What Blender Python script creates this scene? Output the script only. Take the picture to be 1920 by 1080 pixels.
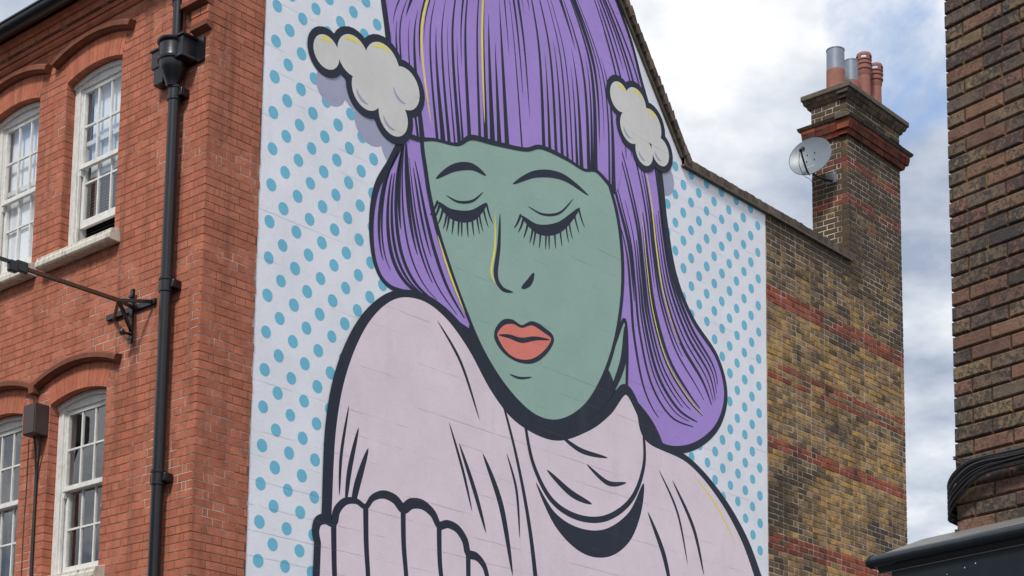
import bpy, bmesh, math, random
from mathutils import Vector, Matrix

# ------------------------------------------------------------------ camera, sky, sun
scene = bpy.context.scene
for o in list(bpy.data.objects):
    bpy.data.objects.remove(o)
COL = scene.collection
EYE = 1.65                       # camera height; heights below are written as EYE + metres above the eye
RX, RY = 9.12, 11.65             # street corner of the red brick building

cam_data = bpy.data.cameras.new('camera')
cam = bpy.data.objects.new('camera', cam_data)
COL.objects.link(cam)
scene.camera = cam
cam_data.sensor_width = 36.0
cam_data.lens = 62.4
cam_data.shift_y = 0.3823
cam_data.clip_end = 3000
PITCH, YAW, ROLL = 0.148, 0.848, -0.013
fwd = Vector((math.sin(YAW) * math.cos(PITCH), math.cos(YAW) * math.cos(PITCH), math.sin(PITCH)))
rgt = Vector((math.cos(YAW), -math.sin(YAW), 0))
dwn = fwd.cross(rgt)
r2 = rgt * math.cos(ROLL) + dwn * math.sin(ROLL)
d2 = dwn * math.cos(ROLL) - rgt * math.sin(ROLL)
cam.matrix_world = Matrix(((r2.x, -d2.x, -fwd.x, 0), (r2.y, -d2.y, -fwd.y, 0), (r2.z, -d2.z, -fwd.z, EYE), (0, 0, 0, 1)))

SUN_EL, SUN_AZ = math.radians(48), math.radians(248)     # azimuth clockwise from +y
sun_dir = Vector((math.sin(SUN_AZ) * math.cos(SUN_EL), math.cos(SUN_AZ) * math.cos(SUN_EL), math.sin(SUN_EL)))
sd = bpy.data.lights.new('sun', 'SUN')
sd.energy = 1.5
sd.angle = math.radians(10)
sd.color = (1.0, 0.965, 0.92)
sun = bpy.data.objects.new('sun', sd)
COL.objects.link(sun)
sun.rotation_euler = (-sun_dir).to_track_quat('-Z', 'Y').to_euler()
sun.location = (0, 0, 40)

world = bpy.data.worlds.new('World')
scene.world = world
world.use_nodes = True
wn, wl = world.node_tree.nodes, world.node_tree.links
wn.clear()


def wnode(t, **kw):
    n = wn.new(t)
    for k, v in kw.items():
        if isinstance(k, str) and k.startswith('i_'):
            n.inputs[k[2:]].default_value = v
        else:
            setattr(n, k, v)
    return n


sky = wnode('ShaderNodeTexSky', sky_type='NISHITA', sun_disc=False, sun_elevation=SUN_EL, sun_rotation=SUN_AZ)
sky.air_density = 1.0
sky.dust_density = 0.6
tc = wnode('ShaderNodeTexCoord')
sep = wnode('ShaderNodeSeparateXYZ')
wl.new(tc.outputs['Generated'], sep.inputs[0])
zadd = wnode('ShaderNodeMath', operation='ADD')
wl.new(sep.outputs['Z'], zadd.inputs[0])
zadd.inputs[1].default_value = 0.22
zmax = wnode('ShaderNodeMath', operation='MAXIMUM')
wl.new(zadd.outputs[0], zmax.inputs[0])
zmax.inputs[1].default_value = 0.05
vdiv = wnode('ShaderNodeVectorMath', operation='DIVIDE')
comb = wnode('ShaderNodeCombineXYZ')
for s in ('X', 'Y', 'Z'):
    wl.new(zmax.outputs[0], comb.inputs[s])
wl.new(tc.outputs['Generated'], vdiv.inputs[0])
wl.new(comb.outputs[0], vdiv.inputs[1])
CLOUD_OFFSET = (3.63, 9.98, 3.61)
vadd = wnode('ShaderNodeVectorMath', operation='ADD')
wl.new(vdiv.outputs[0], vadd.inputs[0])
vadd.inputs[1].default_value = CLOUD_OFFSET
n_cov = wnode('ShaderNodeTexNoise')
n_cov.inputs['Scale'].default_value = 2.1
n_cov.inputs['Detail'].default_value = 9
n_cov.inputs['Roughness'].default_value = 0.56
n_cov.inputs['Distortion'].default_value = 0.25
wl.new(vadd.outputs[0], n_cov.inputs['Vector'])
cov = wnode('ShaderNodeValToRGB')
cov.color_ramp.elements[0].position = 0.34
cov.color_ramp.elements[0].color = (0, 0, 0, 1)
cov.color_ramp.elements[1].position = 0.43
cov.color_ramp.elements[1].color = (1, 1, 1, 1)
wl.new(n_cov.outputs[0], cov.inputs[0])
n_sh = wnode('ShaderNodeTexNoise')
n_sh.inputs['Scale'].default_value = 2.7
n_sh.inputs['Detail'].default_value = 7
n_sh.inputs['Roughness'].default_value = 0.57
vadd2 = wnode('ShaderNodeVectorMath', operation='ADD')
wl.new(vdiv.outputs[0], vadd2.inputs[0])
vadd2.inputs[1].default_value = (17.218, 0.393, 1.084)
wl.new(vadd2.outputs[0], n_sh.inputs['Vector'])
shade = wnode('ShaderNodeValToRGB')
shade.color_ramp.elements[0].position = 0.37
shade.color_ramp.elements[0].color = (1.75, 2.05, 2.65, 1)
shade.color_ramp.elements[1].position = 0.60
shade.color_ramp.elements[1].color = (5.0, 5.0, 5.05, 1)
e = shade.color_ramp.elements.new(0.48)
e.color = (3.1, 3.35, 3.75, 1)
wl.new(n_sh.outputs[0], shade.inputs[0])
mix = wnode('ShaderNodeMix', data_type='RGBA')
wl.new(cov.outputs[0], mix.inputs['Factor'])
wl.new(sky.outputs[0], mix.inputs['A'])
wl.new(shade.outputs[0], mix.inputs['B'])
bg = wnode('ShaderNodeBackground')
bg.inputs['Strength'].default_value = 0.1
wl.new(mix.outputs['Result'], bg.inputs['Color'])
wo = wnode('ShaderNodeOutputWorld')
wl.new(bg.outputs[0], wo.inputs['Surface'])

scene.view_settings.view_transform = 'Standard'
scene.view_settings.look = 'None'
scene.view_settings.exposure = 1.12
scene.view_settings.gamma = 1.0
scene.view_settings.use_curve_mapping = False

# ------------------------------------------------------------------ helpers


def lin(h):
    """sRGB hex to linear tuple"""
    v = [int(h[i:i + 2], 16) / 255 for i in (0, 2, 4)]
    return tuple(c / 12.92 if c <= 0.04045 else ((c + 0.055) / 1.055) ** 2.4 for c in v)


class G:
    """tiny node graph builder for one material"""

    def __init__(self, name):
        self.m = bpy.data.materials.new(name)
        self.m.use_nodes = True
        self.n, self.l = self.m.node_tree.nodes, self.m.node_tree.links
        self.b = self.n['Principled BSDF']
        g = self.n.new('ShaderNodeNewGeometry')
        self.geo = g
        self.pos = g.outputs['Position']

    def link(self, a, b):
        self.l.new(a, b)

    def noise(self, scale, detail=3, rough=0.55, vec=None, dist=0.0):
        t = self.n.new('ShaderNodeTexNoise')
        t.inputs['Scale'].default_value = scale
        t.inputs['Detail'].default_value = detail
        t.inputs['Roughness'].default_value = rough
        t.inputs['Distortion'].default_value = dist
        self.l.new(vec or self.pos, t.inputs['Vector'])
        return t.outputs[0]

    def scaled(self, s):
        v = self.n.new('ShaderNodeVectorMath')
        v.operation = 'MULTIPLY'
        self.l.new(self.pos, v.inputs[0])
        v.inputs[1].default_value = s
        return v.outputs[0]

    def ramp(self, fac, stops, interp='LINEAR'):
        r = self.n.new('ShaderNodeValToRGB')
        cr = r.color_ramp
        cr.interpolation = interp
        while len(cr.elements) > 1:
            cr.elements.remove(cr.elements[-1])
        for i, (p, c) in enumerate(stops):
            if isinstance(c, (int, float)):
                c = (c, c, c)
            el = cr.elements[0] if i == 0 else cr.elements.new(p)
            el.position = p
            el.color = (*c, 1)
        self.l.new(fac, r.inputs[0])
        return r.outputs[0]

    def math(self, op, a, b=None):
        m = self.n.new('ShaderNodeMath')
        m.operation = op
        for i, v in enumerate((a, b)):
            if v is None:
                continue
            if isinstance(v, (int, float)):
                m.inputs[i].default_value = v
            else:
                self.l.new(v, m.inputs[i])
        return m.outputs[0]

    def mixc(self, fac, a, b, blend='MIX'):
        m = self.n.new('ShaderNodeMix')
        m.data_type = 'RGBA'
        m.blend_type = blend
        for k, v in (('Factor', fac), ('A', a), ('B', b)):
            s = m.inputs[k] if k != 'Factor' else m.inputs[0]
            if k in 'AB':
                s = [i for i in m.inputs if i.name == k and i.type == 'RGBA'][0]
            if isinstance(v, (int, float)):
                s.default_value = v
            elif isinstance(v, tuple):
                s.default_value = (*v, 1)
            else:
                self.l.new(v, s)
        return [o for o in m.outputs if o.type == 'RGBA'][0]

    def bump(self, h, strength=0.3, dist=0.01):
        b = self.n.new('ShaderNodeBump')
        b.inputs['Strength'].default_value = strength
        b.inputs['Distance'].default_value = dist
        self.l.new(h, b.inputs['Height'])
        self.l.new(b.outputs[0], self.b.inputs['Normal'])

    def piece_random(self):
        oi = self.n.new('ShaderNodeObjectInfo')
        s = self.math('ADD', oi.outputs['Random'], self.geo.outputs['Random Per Island'])
        return self.math('FRACT', s)

    def out(self, color=None, rough=0.8, metal=0.0, spec=None):
        if color is not None:
            if isinstance(color, tuple):
                self.b.inputs['Base Color'].default_value = (*color, 1)
            else:
                self.l.new(color, self.b.inputs['Base Color'])
        if isinstance(rough, (int, float)):
            self.b.inputs['Roughness'].default_value = rough
        else:
            self.l.new(rough, self.b.inputs['Roughness'])
        self.b.inputs['Metallic'].default_value = metal
        if spec is not None:
            self.b.inputs['Specular IOR Level'].default_value = spec
        return self.m


def sock(v):
    return v


# ------------------------------------------------------------------ materials

def brick_material(name, stops, speck=None, soot=0.0, grime=(0.72, 1.12), bump=0.35, soot_col=(0.030, 0.027, 0.024), soot_top=None, streak=0.0, patch=0.0):
    g = G(name)
    pr = g.piece_random()
    if patch:
        big_ = g.ramp(g.noise(0.85, 5, 0.62, dist=0.8), [(0.30, 0.0), (0.70, 1.0)])
        pr = g.math('ADD', g.math('MULTIPLY', pr, 1 - patch), g.math('MULTIPLY', big_, patch))
    c = g.ramp(pr, stops)
    n1 = g.noise(9, 5, 0.6)
    f = g.ramp(n1, [(0.3, grime[0]), (0.7, grime[1])])
    c = g.mixc(1.0, c, f, 'MULTIPLY')
    n2 = g.noise(90, 4, 0.65)
    c = g.mixc(g.math('MULTIPLY', g.ramp(n2, [(0.42, 0.0), (0.66, 1.0)]), 0.28), c, tuple(x * 0.5 for x in stops[0][1]))
    if streak:
        ns = g.noise(1.0, 5, 0.65, g.scaled((7, 7, 0.55)))
        c = g.mixc(g.math('MULTIPLY', g.ramp(ns, [(0.5, 0.0), (0.72, 1.0)]), streak), c, soot_col)
    if speck:
        n3 = g.noise(38, 6, 0.72, dist=0.6)
        big = g.noise(4.5, 3, 0.6)
        thr = g.math('ADD', n3, g.math('MULTIPLY', big, 0.55))
        off = g.math('ADD', thr, g.math('MULTIPLY', g.piece_random(), 0.16))
        c = g.mixc(g.math('MULTIPLY', g.ramp(off, [(0.82, 0.0), (0.94, 1.0)]), speck), c, (0.045, 0.042, 0.042))
    if soot:
        ns = g.noise(0.75, 7, 0.68, dist=0.4)
        h = ns
        if soot_top:
            s = g.n.new('ShaderNodeSeparateXYZ')
            g.l.new(g.pos, s.inputs[0])
            mr = g.n.new('ShaderNodeMapRange')
            mr.inputs['From Min'].default_value = soot_top[0]
            mr.inputs['From Max'].default_value = soot_top[1]
            mr.inputs['To Min'].default_value = 0.0
            mr.inputs['To Max'].default_value = soot_top[2]
            g.l.new(s.outputs['Z'], mr.inputs['Value'])
            h = g.math('ADD', ns, mr.outputs[0])
        # every brick takes soot a little differently
        rb = g.math('FRACT', g.math('MULTIPLY', g.piece_random(), 37.7))
        h = g.math('ADD', h, g.math('MULTIPLY', g.math('SUBTRACT', rb, 0.5), 0.20))
        c = g.mixc(g.math('MULTIPLY', g.ramp(h, [(0.46, 0.0), (0.64, 1.0)]), soot), c, soot_col)
    g.bump(g.math('ADD', g.noise(55, 6, 0.7), g.math('MULTIPLY', g.noise(16, 3), 0.8)), bump, 0.012)
    return g.out(c, 0.92, spec=0.25)


M = {}
M['red_brick'] = brick_material('red_brick', [(0.0, (0.33, 0.100, 0.060)), (0.12, (0.42, 0.135, 0.078)), (0.5, (0.47, 0.157, 0.093)), (0.85, (0.52, 0.182, 0.110)), (0.95, (0.48, 0.185, 0.120)), (1.0, (0.40, 0.160, 0.115))], grime=(0.74, 1.10), patch=0.35, streak=0.55, soot_col=(0.10, 0.045, 0.030))
M['rubbed_brick'] = brick_material('rubbed_brick', [(0.0, (0.43, 0.140, 0.080)), (1.0, (0.50, 0.170, 0.098))], grime=(0.8, 1.1), streak=0.35, soot_col=(0.13, 0.06, 0.04))
M['mould_brick'] = brick_material('mould_brick', [(0.0, (0.20, 0.075, 0.045)), (1.0, (0.27, 0.095, 0.055))], grime=(0.7, 1.1), streak=0.4, soot_col=(0.07, 0.04, 0.03))
M['stock_brick'] = brick_material('stock_brick', [(0.0, (0.10, 0.068, 0.045)), (0.16, (0.20, 0.125, 0.070)), (0.32, (0.30, 0.190, 0.105)), (0.46, (0.36, 0.225, 0.110)), (0.6, (0.46, 0.270, 0.095)), (0.78, (0.55, 0.330, 0.095)), (0.9, (0.48, 0.290, 0.120)), (1.0, (0.56, 0.38, 0.17))], soot=0.92, grime=(0.55, 1.2), soot_top=(EYE + 7.3, EYE + 9.2, 0.20), bump=0.6, soot_col=(0.055, 0.041, 0.030), patch=0.55)
M['red_band_brick'] = brick_material('red_band_brick', [(0.0, (0.20, 0.050, 0.030)), (0.4, (0.33, 0.080, 0.044)), (0.8, (0.42, 0.105, 0.052)), (1.0, (0.26, 0.100, 0.070))], soot=0.6, grime=(0.7, 1.1), soot_top=(EYE + 7.0, EYE + 10.0, 0.12))
M['rustic_brick'] = brick_material('rustic_brick', [(0.0, (0.149, 0.091, 0.071)), (0.18, (0.233, 0.123, 0.085)), (0.34, (0.205, 0.150, 0.093)), (0.5, (0.139, 0.103, 0.086)), (0.66, (0.242, 0.172, 0.095)), (0.82, (0.175, 0.114, 0.093)), (0.92, (0.297, 0.123, 0.088)), (1.0, (0.133, 0.105, 0.094))], speck=0.9, grime=(0.65, 1.15), bump=0.7)


def mortar_material(name, dark, pale, lo, hi, scale=1.3):
    g = G(name)
    f = g.ramp(g.noise(scale, 5, 0.7, dist=0.5), [(lo, 0.0), (hi, 1.0)])
    c = g.mixc(f, dark, pale)
    c = g.mixc(g.math('MULTIPLY', g.noise(30, 4), 0.5), c, tuple(x * 0.45 for x in dark))
    g.bump(g.noise(80, 4), 0.4, 0.006)
    return g.out(c, 0.95, spec=0.2)


M['red_mortar'] = mortar_material('red_mortar', (0.165, 0.095, 0.068), (0.68, 0.59, 0.53), 0.49, 0.62)
M['stock_mortar'] = mortar_material('stock_mortar', (0.20, 0.17, 0.135), (0.60, 0.54, 0.46), 0.38, 0.58, 2.2)
M['brown_mortar'] = mortar_material('brown_mortar', (0.085, 0.042, 0.022), (0.30, 0.20, 0.085), 0.5, 0.72, 2.4)


def paint_material(name, color, rough=0.62):
    """masonry paint on coarse render with faint course lines showing through"""
    g = G(name)
    n = g.noise(1.7, 6, 0.62)
    c = g.mixc(1.0, color, g.ramp(n, [(0.25, 0.90), (0.75, 1.04)]), 'MULTIPLY')
    n2 = g.noise(24, 5, 0.7)
    c = g.mixc(1.0, c, g.ramp(n2, [(0.25, 0.95), (0.75, 1.03)]), 'MULTIPLY')
    s = g.n.new('ShaderNodeSeparateXYZ')
    g.l.new(g.pos, s.inputs[0])
    fr = g.math('FRACT', g.math('DIVIDE', g.math('ADD', s.outputs['Z'], g.math('MULTIPLY', g.noise(3.0, 3), 0.015)), 0.225))
    line = g.ramp(fr, [(0.0, 1.0), (0.028, 1.0), (0.040, 0.0), (1.0, 0.0)])
    keep = g.ramp(g.noise(1.0, 4, 0.7, g.scaled((0.9, 0.9, 5.0))), [(0.50, 0.0), (0.60, 1.0)])
    joint = g.math('MULTIPLY', line, keep)
    c = g.mixc(g.math('MULTIPLY', joint, 0.26), c, (0.16, 0.15, 0.15))
    st = g.ramp(g.noise(1.0, 5, 0.7, g.scaled((5, 5, 0.5))), [(0.55, 0.0), (0.8, 1.0)])
    c = g.mixc(g.math('MULTIPLY', st, 0.10), c, (0.22, 0.20, 0.17))
    h = g.math('ADD', g.math('SUBTRACT', g.noise(60, 5, 0.7), g.math('MULTIPLY', joint, 0.8)), g.math('MULTIPLY', g.noise(5, 3), 0.6))
    g.bump(h, 0.30, 0.008)
    return g.out(c, rough, spec=0.3)


P = {}
P['white'] = paint_material('paint_white', (0.84, 0.85, 0.905))
P['cyan'] = paint_material('paint_cyan', (0.175, 0.520, 0.700))
P['navy'] = paint_material('paint_navy', (0.018, 0.024, 0.044))
P['violet'] = paint_material('paint_violet', (0.420, 0.275, 0.700))
P['green'] = paint_material('paint_green', (0.320, 0.475, 0.405))
P['pink'] = paint_material('paint_pink', (0.830, 0.700, 0.765))
P['coral'] = paint_material('paint_coral', (0.800, 0.225, 0.170))
P['coral_pale'] = paint_material('paint_pale_coral', (0.850, 0.330, 0.260))
P['yellow'] = paint_material('paint_yellow', (0.860, 0.740, 0.170))
P['grey'] = paint_material('paint_pale_grey', (0.700, 0.680, 0.655))
P['lavender'] = paint_material('paint_lavender_grey', (0.390, 0.400, 0.530))


def simple_material(name, color, rough=0.5, metal=0.0, nscale=20, var=(0.85, 1.1), bump=0.08, dirt=0.0, dirt_col=(0.1, 0.09, 0.075)):
    g = G(name)
    c = g.mixc(1.0, color, g.ramp(g.noise(nscale, 5, 0.65), [(0.25, var[0]), (0.75, var[1])]), 'MULTIPLY')
    if dirt:
        st = g.ramp(g.noise(1.0, 6, 0.72, g.scaled((22, 22, 6))), [(0.5, 0.0), (0.68, 1.0)])
        c = g.mixc(g.math('MULTIPLY', st, dirt), c, dirt_col)
    g.bump(g.noise(nscale * 4, 4), bump, 0.005)
    return g.out(c, rough, metal)


M['white_wood'] = simple_material('white_gloss_timber', (0.70, 0.69, 0.66), 0.45, dirt=0.35, dirt_col=(0.30, 0.27, 0.22))
M['sill_stone'] = simple_material('painted_stone_sill', (0.62, 0.58, 0.50), 0.8, dirt=0.75, dirt_col=(0.10, 0.085, 0.065), bump=0.4)
M['black_iron'] = simple_material('black_painted_iron', (0.006, 0.0065, 0.009), 0.30, nscale=30, var=(0.7, 1.6), bump=0.12, dirt=0.06, dirt_col=(0.05, 0.05, 0.05))
M['rust'] = simple_material('rusty_iron', (0.070, 0.032, 0.018), 0.8, nscale=40, var=(0.5, 1.6), bump=0.4)
M['brown_metal'] = simple_material('brown_painted_metal', (0.060, 0.038, 0.034), 0.5, nscale=30, bump=0.2, dirt=0.15)
M['cable'] = simple_material('black_cable', (0.016, 0.016, 0.018), 0.42, bump=0.05)
M['terracotta'] = simple_material('terracotta', (0.29, 0.115, 0.085), 0.8, nscale=12, var=(0.75, 1.1), bump=0.15, dirt=0.2)
M['zinc'] = simple_material('zinc_sheet', (0.21, 0.235, 0.285), 0.5, 0.2, nscale=8, bump=0.1)
M['dish_grey'] = simple_material('grey_dish_enamel', (0.150, 0.180, 0.210), 0.4, 0.0, nscale=6, bump=0.02)
M['chimney_cement'] = simple_material('sooty_cement', (0.105, 0.088, 0.068), 0.95, nscale=18, var=(0.55, 1.3), bump=0.6)
M['coping_brick'] = brick_material('coping_brick', [(0.0, (0.10, 0.075, 0.060)), (0.5, (0.16, 0.120, 0.095)), (1.0, (0.20, 0.140, 0.105))], grime=(0.6, 1.1), soot=0.5)
M['roof_tile'] = simple_material('brown_roof_tile', (0.130, 0.085, 0.065), 0.9, nscale=14, var=(0.6, 1.2), bump=0.5)
M['slate_metal'] = simple_material('dark_blue_grey_metal', (0.018, 0.025, 0.032), 0.22, 0.0, nscale=10, var=(0.85, 1.15), bump=0.02)
M['flashing'] = simple_material('grey_lead_flashing', (0.20, 0.195, 0.19), 0.55, 0.3, nscale=12, bump=0.15)
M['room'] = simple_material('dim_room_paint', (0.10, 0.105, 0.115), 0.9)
M['blind_white'] = simple_material('white_roller_blind', (0.82, 0.83, 0.86), 0.8, nscale=5, var=(0.95, 1.02))
M['blind_grey'] = simple_material('grey_venetian_slats', (0.20, 0.19, 0.185), 0.5)
M['file_grey'] = simple_material('pale_grey_board', (0.42, 0.46, 0.50), 0.7)
M['file_tan'] = simple_material('tan_shelf', (0.42, 0.30, 0.14), 0.7)
M['asphalt'] = simple_material('asphalt', (0.050, 0.050, 0.052), 0.9, nscale=6, bump=0.5)
M['paving'] = simple_material('concrete_paving', (0.26, 0.25, 0.235), 0.9, nscale=3, bump=0.4)
M['kerb'] = simple_material('granite_kerb', (0.30, 0.29, 0.28), 0.85, nscale=30)
M['road_paint'] = simple_material('yellow_road_paint', (0.62, 0.45, 0.06), 0.8, nscale=9, var=(0.6, 1.1))
M['letter'] = simple_material('white_letter_print', (0.75, 0.76, 0.78), 0.5)

g = G('window_glass')
g.n.remove(g.b)
tr = g.n.new('ShaderNodeBsdfTransparent')
tr.inputs[0].default_value = (0.92, 0.95, 0.95, 1)
gl = g.n.new('ShaderNodeBsdfGlossy')
gl.inputs['Roughness'].default_value = 0.03
gl.inputs['Color'].default_value = (0.95, 0.97, 1, 1)
lw = g.n.new('ShaderNodeLayerWeight')
lw.inputs['Blend'].default_value = 0.5
fr_ = g.math('ADD', g.math('MULTIPLY', g.math('POWER', lw.outputs['Facing'], 3.0), 0.9), 0.08)
ms = g.n.new('ShaderNodeMixShader')
g.l.new(fr_, ms.inputs[0])
g.l.new(tr.outputs[0], ms.inputs[1])
g.l.new(gl.outputs[0], ms.inputs[2])
bp = g.n.new('ShaderNodeBump')
bp.inputs['Strength'].default_value = 0.12
bp.inputs['Distance'].default_value = 0.01
g.l.new(g.noise(3.5, 2), bp.inputs['Height'])
g.l.new(bp.outputs[0], gl.inputs['Normal'])
g.l.new(ms.outputs[0], g.n['Material Output'].inputs['Surface'])
M['glass'] = g.m

# ------------------------------------------------------------------ mesh tools


class MB:
    """collects faces; build() links them as one mesh object"""

    def __init__(self):
        self.v, self.f = [], []

    def add(self, vs, fs):
        k = len(self.v)
        self.v += [tuple(p) for p in vs]
        self.f += [tuple(i + k for i in f) for f in fs]
        return self

    def box(self, x0, x1, y0, y1, z0, z1):
        return self.add([(x0, y0, z0), (x1, y0, z0), (x1, y1, z0), (x0, y1, z0), (x0, y0, z1), (x1, y0, z1), (x1, y1, z1), (x0, y1, z1)],
                        [(0, 3, 2, 1), (4, 5, 6, 7), (0, 1, 5, 4), (1, 2, 6, 5), (2, 3, 7, 6), (3, 0, 4, 7)])

    def prism(self, poly, fn, a, b):
        """poly: 2D outline; fn(p, t) -> 3D; extruded from t=a to t=b"""
        n = len(poly)
        vs = [fn(p, a) for p in poly] + [fn(p, b) for p in poly]
        fs = [tuple(range(n))[::-1], tuple(range(n, 2 * n))]
        fs += [(i, (i + 1) % n, n + (i + 1) % n, n + i) for i in range(n)]
        return self.add(vs, fs)

    def tube(self, pts, r, seg=10, cap=True):
        pts = [Vector(p) for p in pts]
        rs = r if isinstance(r, (list, tuple)) else [r] * len(pts)
        rings, up = [], Vector((0.13, 0.31, 0.94))
        for i, p in enumerate(pts):
            t = (pts[min(i + 1, len(pts) - 1)] - pts[max(i - 1, 0)]).normalized()
            a = t.cross(up)
            if a.length < 0.1:
                a = t.cross(Vector((1, 0, 0)))
            a.normalize()
            b = t.cross(a)
            rings.append([p + (a * math.cos(2 * math.pi * j / seg) + b * math.sin(2 * math.pi * j / seg)) * rs[i] for j in range(seg)])
        vs = [q for r_ in rings for q in r_]
        fs = [(i * seg + j, i * seg + (j + 1) % seg, (i + 1) * seg + (j + 1) % seg, (i + 1) * seg + j) for i in range(len(pts) - 1) for j in range(seg)]
        if cap:
            fs += [tuple(range(seg))[::-1], tuple(range((len(pts) - 1) * seg, len(pts) * seg))]
        return self.add(vs, fs)

    def lathe(self, c, prof, seg=24, cap=True):
        """prof: (radius, z) going up"""
        vs = [(c[0] + r * math.cos(2 * math.pi * j / seg), c[1] + r * math.sin(2 * math.pi * j / seg), c[2] + z) for r, z in prof for j in range(seg)]
        fs = [(i * seg + j, i * seg + (j + 1) % seg, (i + 1) * seg + (j + 1) % seg, (i + 1) * seg + j) for i in range(len(prof) - 1) for j in range(seg)]
        if cap:
            fs += [tuple(range(seg))[::-1], tuple(range((len(prof) - 1) * seg, len(prof) * seg))]
        return self.add(vs, fs)

    def bar(self, p, q, w, h=None):
        """square bar from p to q"""
        p, q = Vector(p), Vector(q)
        t = (q - p).normalized()
        a = t.cross(Vector((0, 0, 1)))
        if a.length < 0.05:
            a = t.cross(Vector((0, 1, 0)))
        a.normalize()
        b = t.cross(a).normalized()
        h = h or w
        vs = [e_ + a * sx * w / 2 + b * sy * h / 2 for e_ in (p, q) for sx, sy in ((-1, -1), (1, -1), (1, 1), (-1, 1))]
        return self.add(vs, [(0, 3, 2, 1), (4, 5, 6, 7), (0, 1, 5, 4), (1, 2, 6, 5), (2, 3, 7, 6), (3, 0, 4, 7)])

    def mesh(self, name, mat, smooth=False, recalc=True):
        me = bpy.data.meshes.new(name)
        me.from_pydata(self.v, [], self.f)
        if recalc:
            bm = bmesh.new()
            bm.from_mesh(me)
            bmesh.ops.recalc_face_normals(bm, faces=bm.faces)
            bm.to_mesh(me)
            bm.free()
        me.materials.append(mat)
        if smooth:
            me.polygons.foreach_set('use_smooth', [True] * len(me.polygons))
            try:
                me.set_sharp_from_angle(angle=math.radians(38))
            except Exception:
                pass
        return me

    def build(self, name, mat, parent=None, smooth=False, recalc=True, bevel=0.0):
        me = self.mesh(name, mat, smooth, recalc)
        o = bpy.data.objects.new(name, me)
        COL.objects.link(o)
        if parent is not None:
            put(o, parent)
        if bevel:
            b = o.modifiers.new('bevel', 'BEVEL')
            b.width = bevel
            b.segments = 2
            b.limit_method = 'ANGLE'
        return o


def put(o, parent):
    """parent, keeping world coordinates (every parent has an identity or pure translation matrix)"""
    o.parent = parent
    w = parent_offset(parent)
    o.matrix_parent_inverse = Matrix.Translation(-w)


def parent_offset(p):
    w = Vector((0, 0, 0))
    while p is not None:
        if p.type == 'EMPTY':
            w += p.location
        p = None
    return w


def thing(name, label, cat, loc, group=None):
    o = bpy.data.objects.new(name, None)
    COL.objects.link(o)
    o.location = loc
    o.empty_display_size = 0.2
    return tag(o, label, cat, group)


def tag(o, label, cat, group=None):
    o['label'] = label
    o['category'] = cat
    if group:
        o['group'] = group
    return o


def structure(o):
    o['kind'] = 'structure'
    return o


def spline(pts, closed=False, n=8):
    """Catmull-Rom through 2D or 3D points"""
    pts = [Vector(p) for p in pts]
    m = len(pts)
    out = []
    for i in range(m if closed else m - 1):
        g_ = lambda k: pts[k % m] if closed else pts[max(0, min(m - 1, k))]
        p0, p1, p2, p3 = g_(i - 1), g_(i), g_(i + 1), g_(i + 2)
        for j in range(n):
            t = j / n
            out.append(0.5 * ((2 * p1) + (p2 - p0) * t + (2 * p0 - 5 * p1 + 4 * p2 - p3) * t * t + (3 * p1 - p0 - 3 * p2 + p3) * t ** 3))
    if not closed:
        out.append(pts[-1])
    return out


# ------------------------------------------------------------------ bricks
random.seed(7)
GAP = 0.010
COURSE = 0.075
BRICKS = {}        # thing key -> list of brick records
_mesh_cache = {}


def brick_verts(L, H, D, ch):
    """front face at y=0 (towards -y), centred on x and z"""
    x, z = L / 2, H / 2
    a = [(-x, D, -z), (x, D, -z), (x, D, z), (-x, D, z)]
    b = [(-x, ch, -z), (x, ch, -z), (x, ch, z), (-x, ch, z)]
    c = [(-x + ch, 0, -z + ch), (x - ch, 0, -z + ch), (x - ch, 0, z - ch), (-x + ch, 0, z - ch)]
    vs = a + b + c
    fs = [(8, 9, 10, 11), (0, 3, 2, 1)]
    for i in range(4):
        j = (i + 1) % 4
        fs += [(i, j, 4 + j, 4 + i), (4 + i, 4 + j, 8 + j, 8 + i)]
    return vs, fs


def to_pixel(p):
    q = Vector(p) - Vector((0, 0, EYE))
    z = q.dot(fwd)
    if z <= 0.1:
        return None
    return 960 + 3328 * q.dot(r2) / z, 1274 + 3328 * q.dot(d2) / z


def lay(key, part, mat, centre, rot, L, H, D, ch=0.005):
    """record one brick: centre of its front face, rotation about z"""
    BRICKS.setdefault(key, []).append((part, mat, centre, rot, L, H, D, ch))


class Wall:
    """frame of a wall face: s runs along d from the origin, n points outwards"""

    def __init__(self, ox, oy, d, n):
        self.o = Vector((ox, oy, 0))
        self.d = Vector((d[0], d[1], 0))
        self.n = Vector((n[0], n[1], 0))
        # local -y = n
        self.rot = math.atan2(self.n.x, -self.n.y)

    def p(self, s, z, out=0.0):
        q = self.o + self.d * s + self.n * out
        return Vector((q.x, q.y, z))


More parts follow.
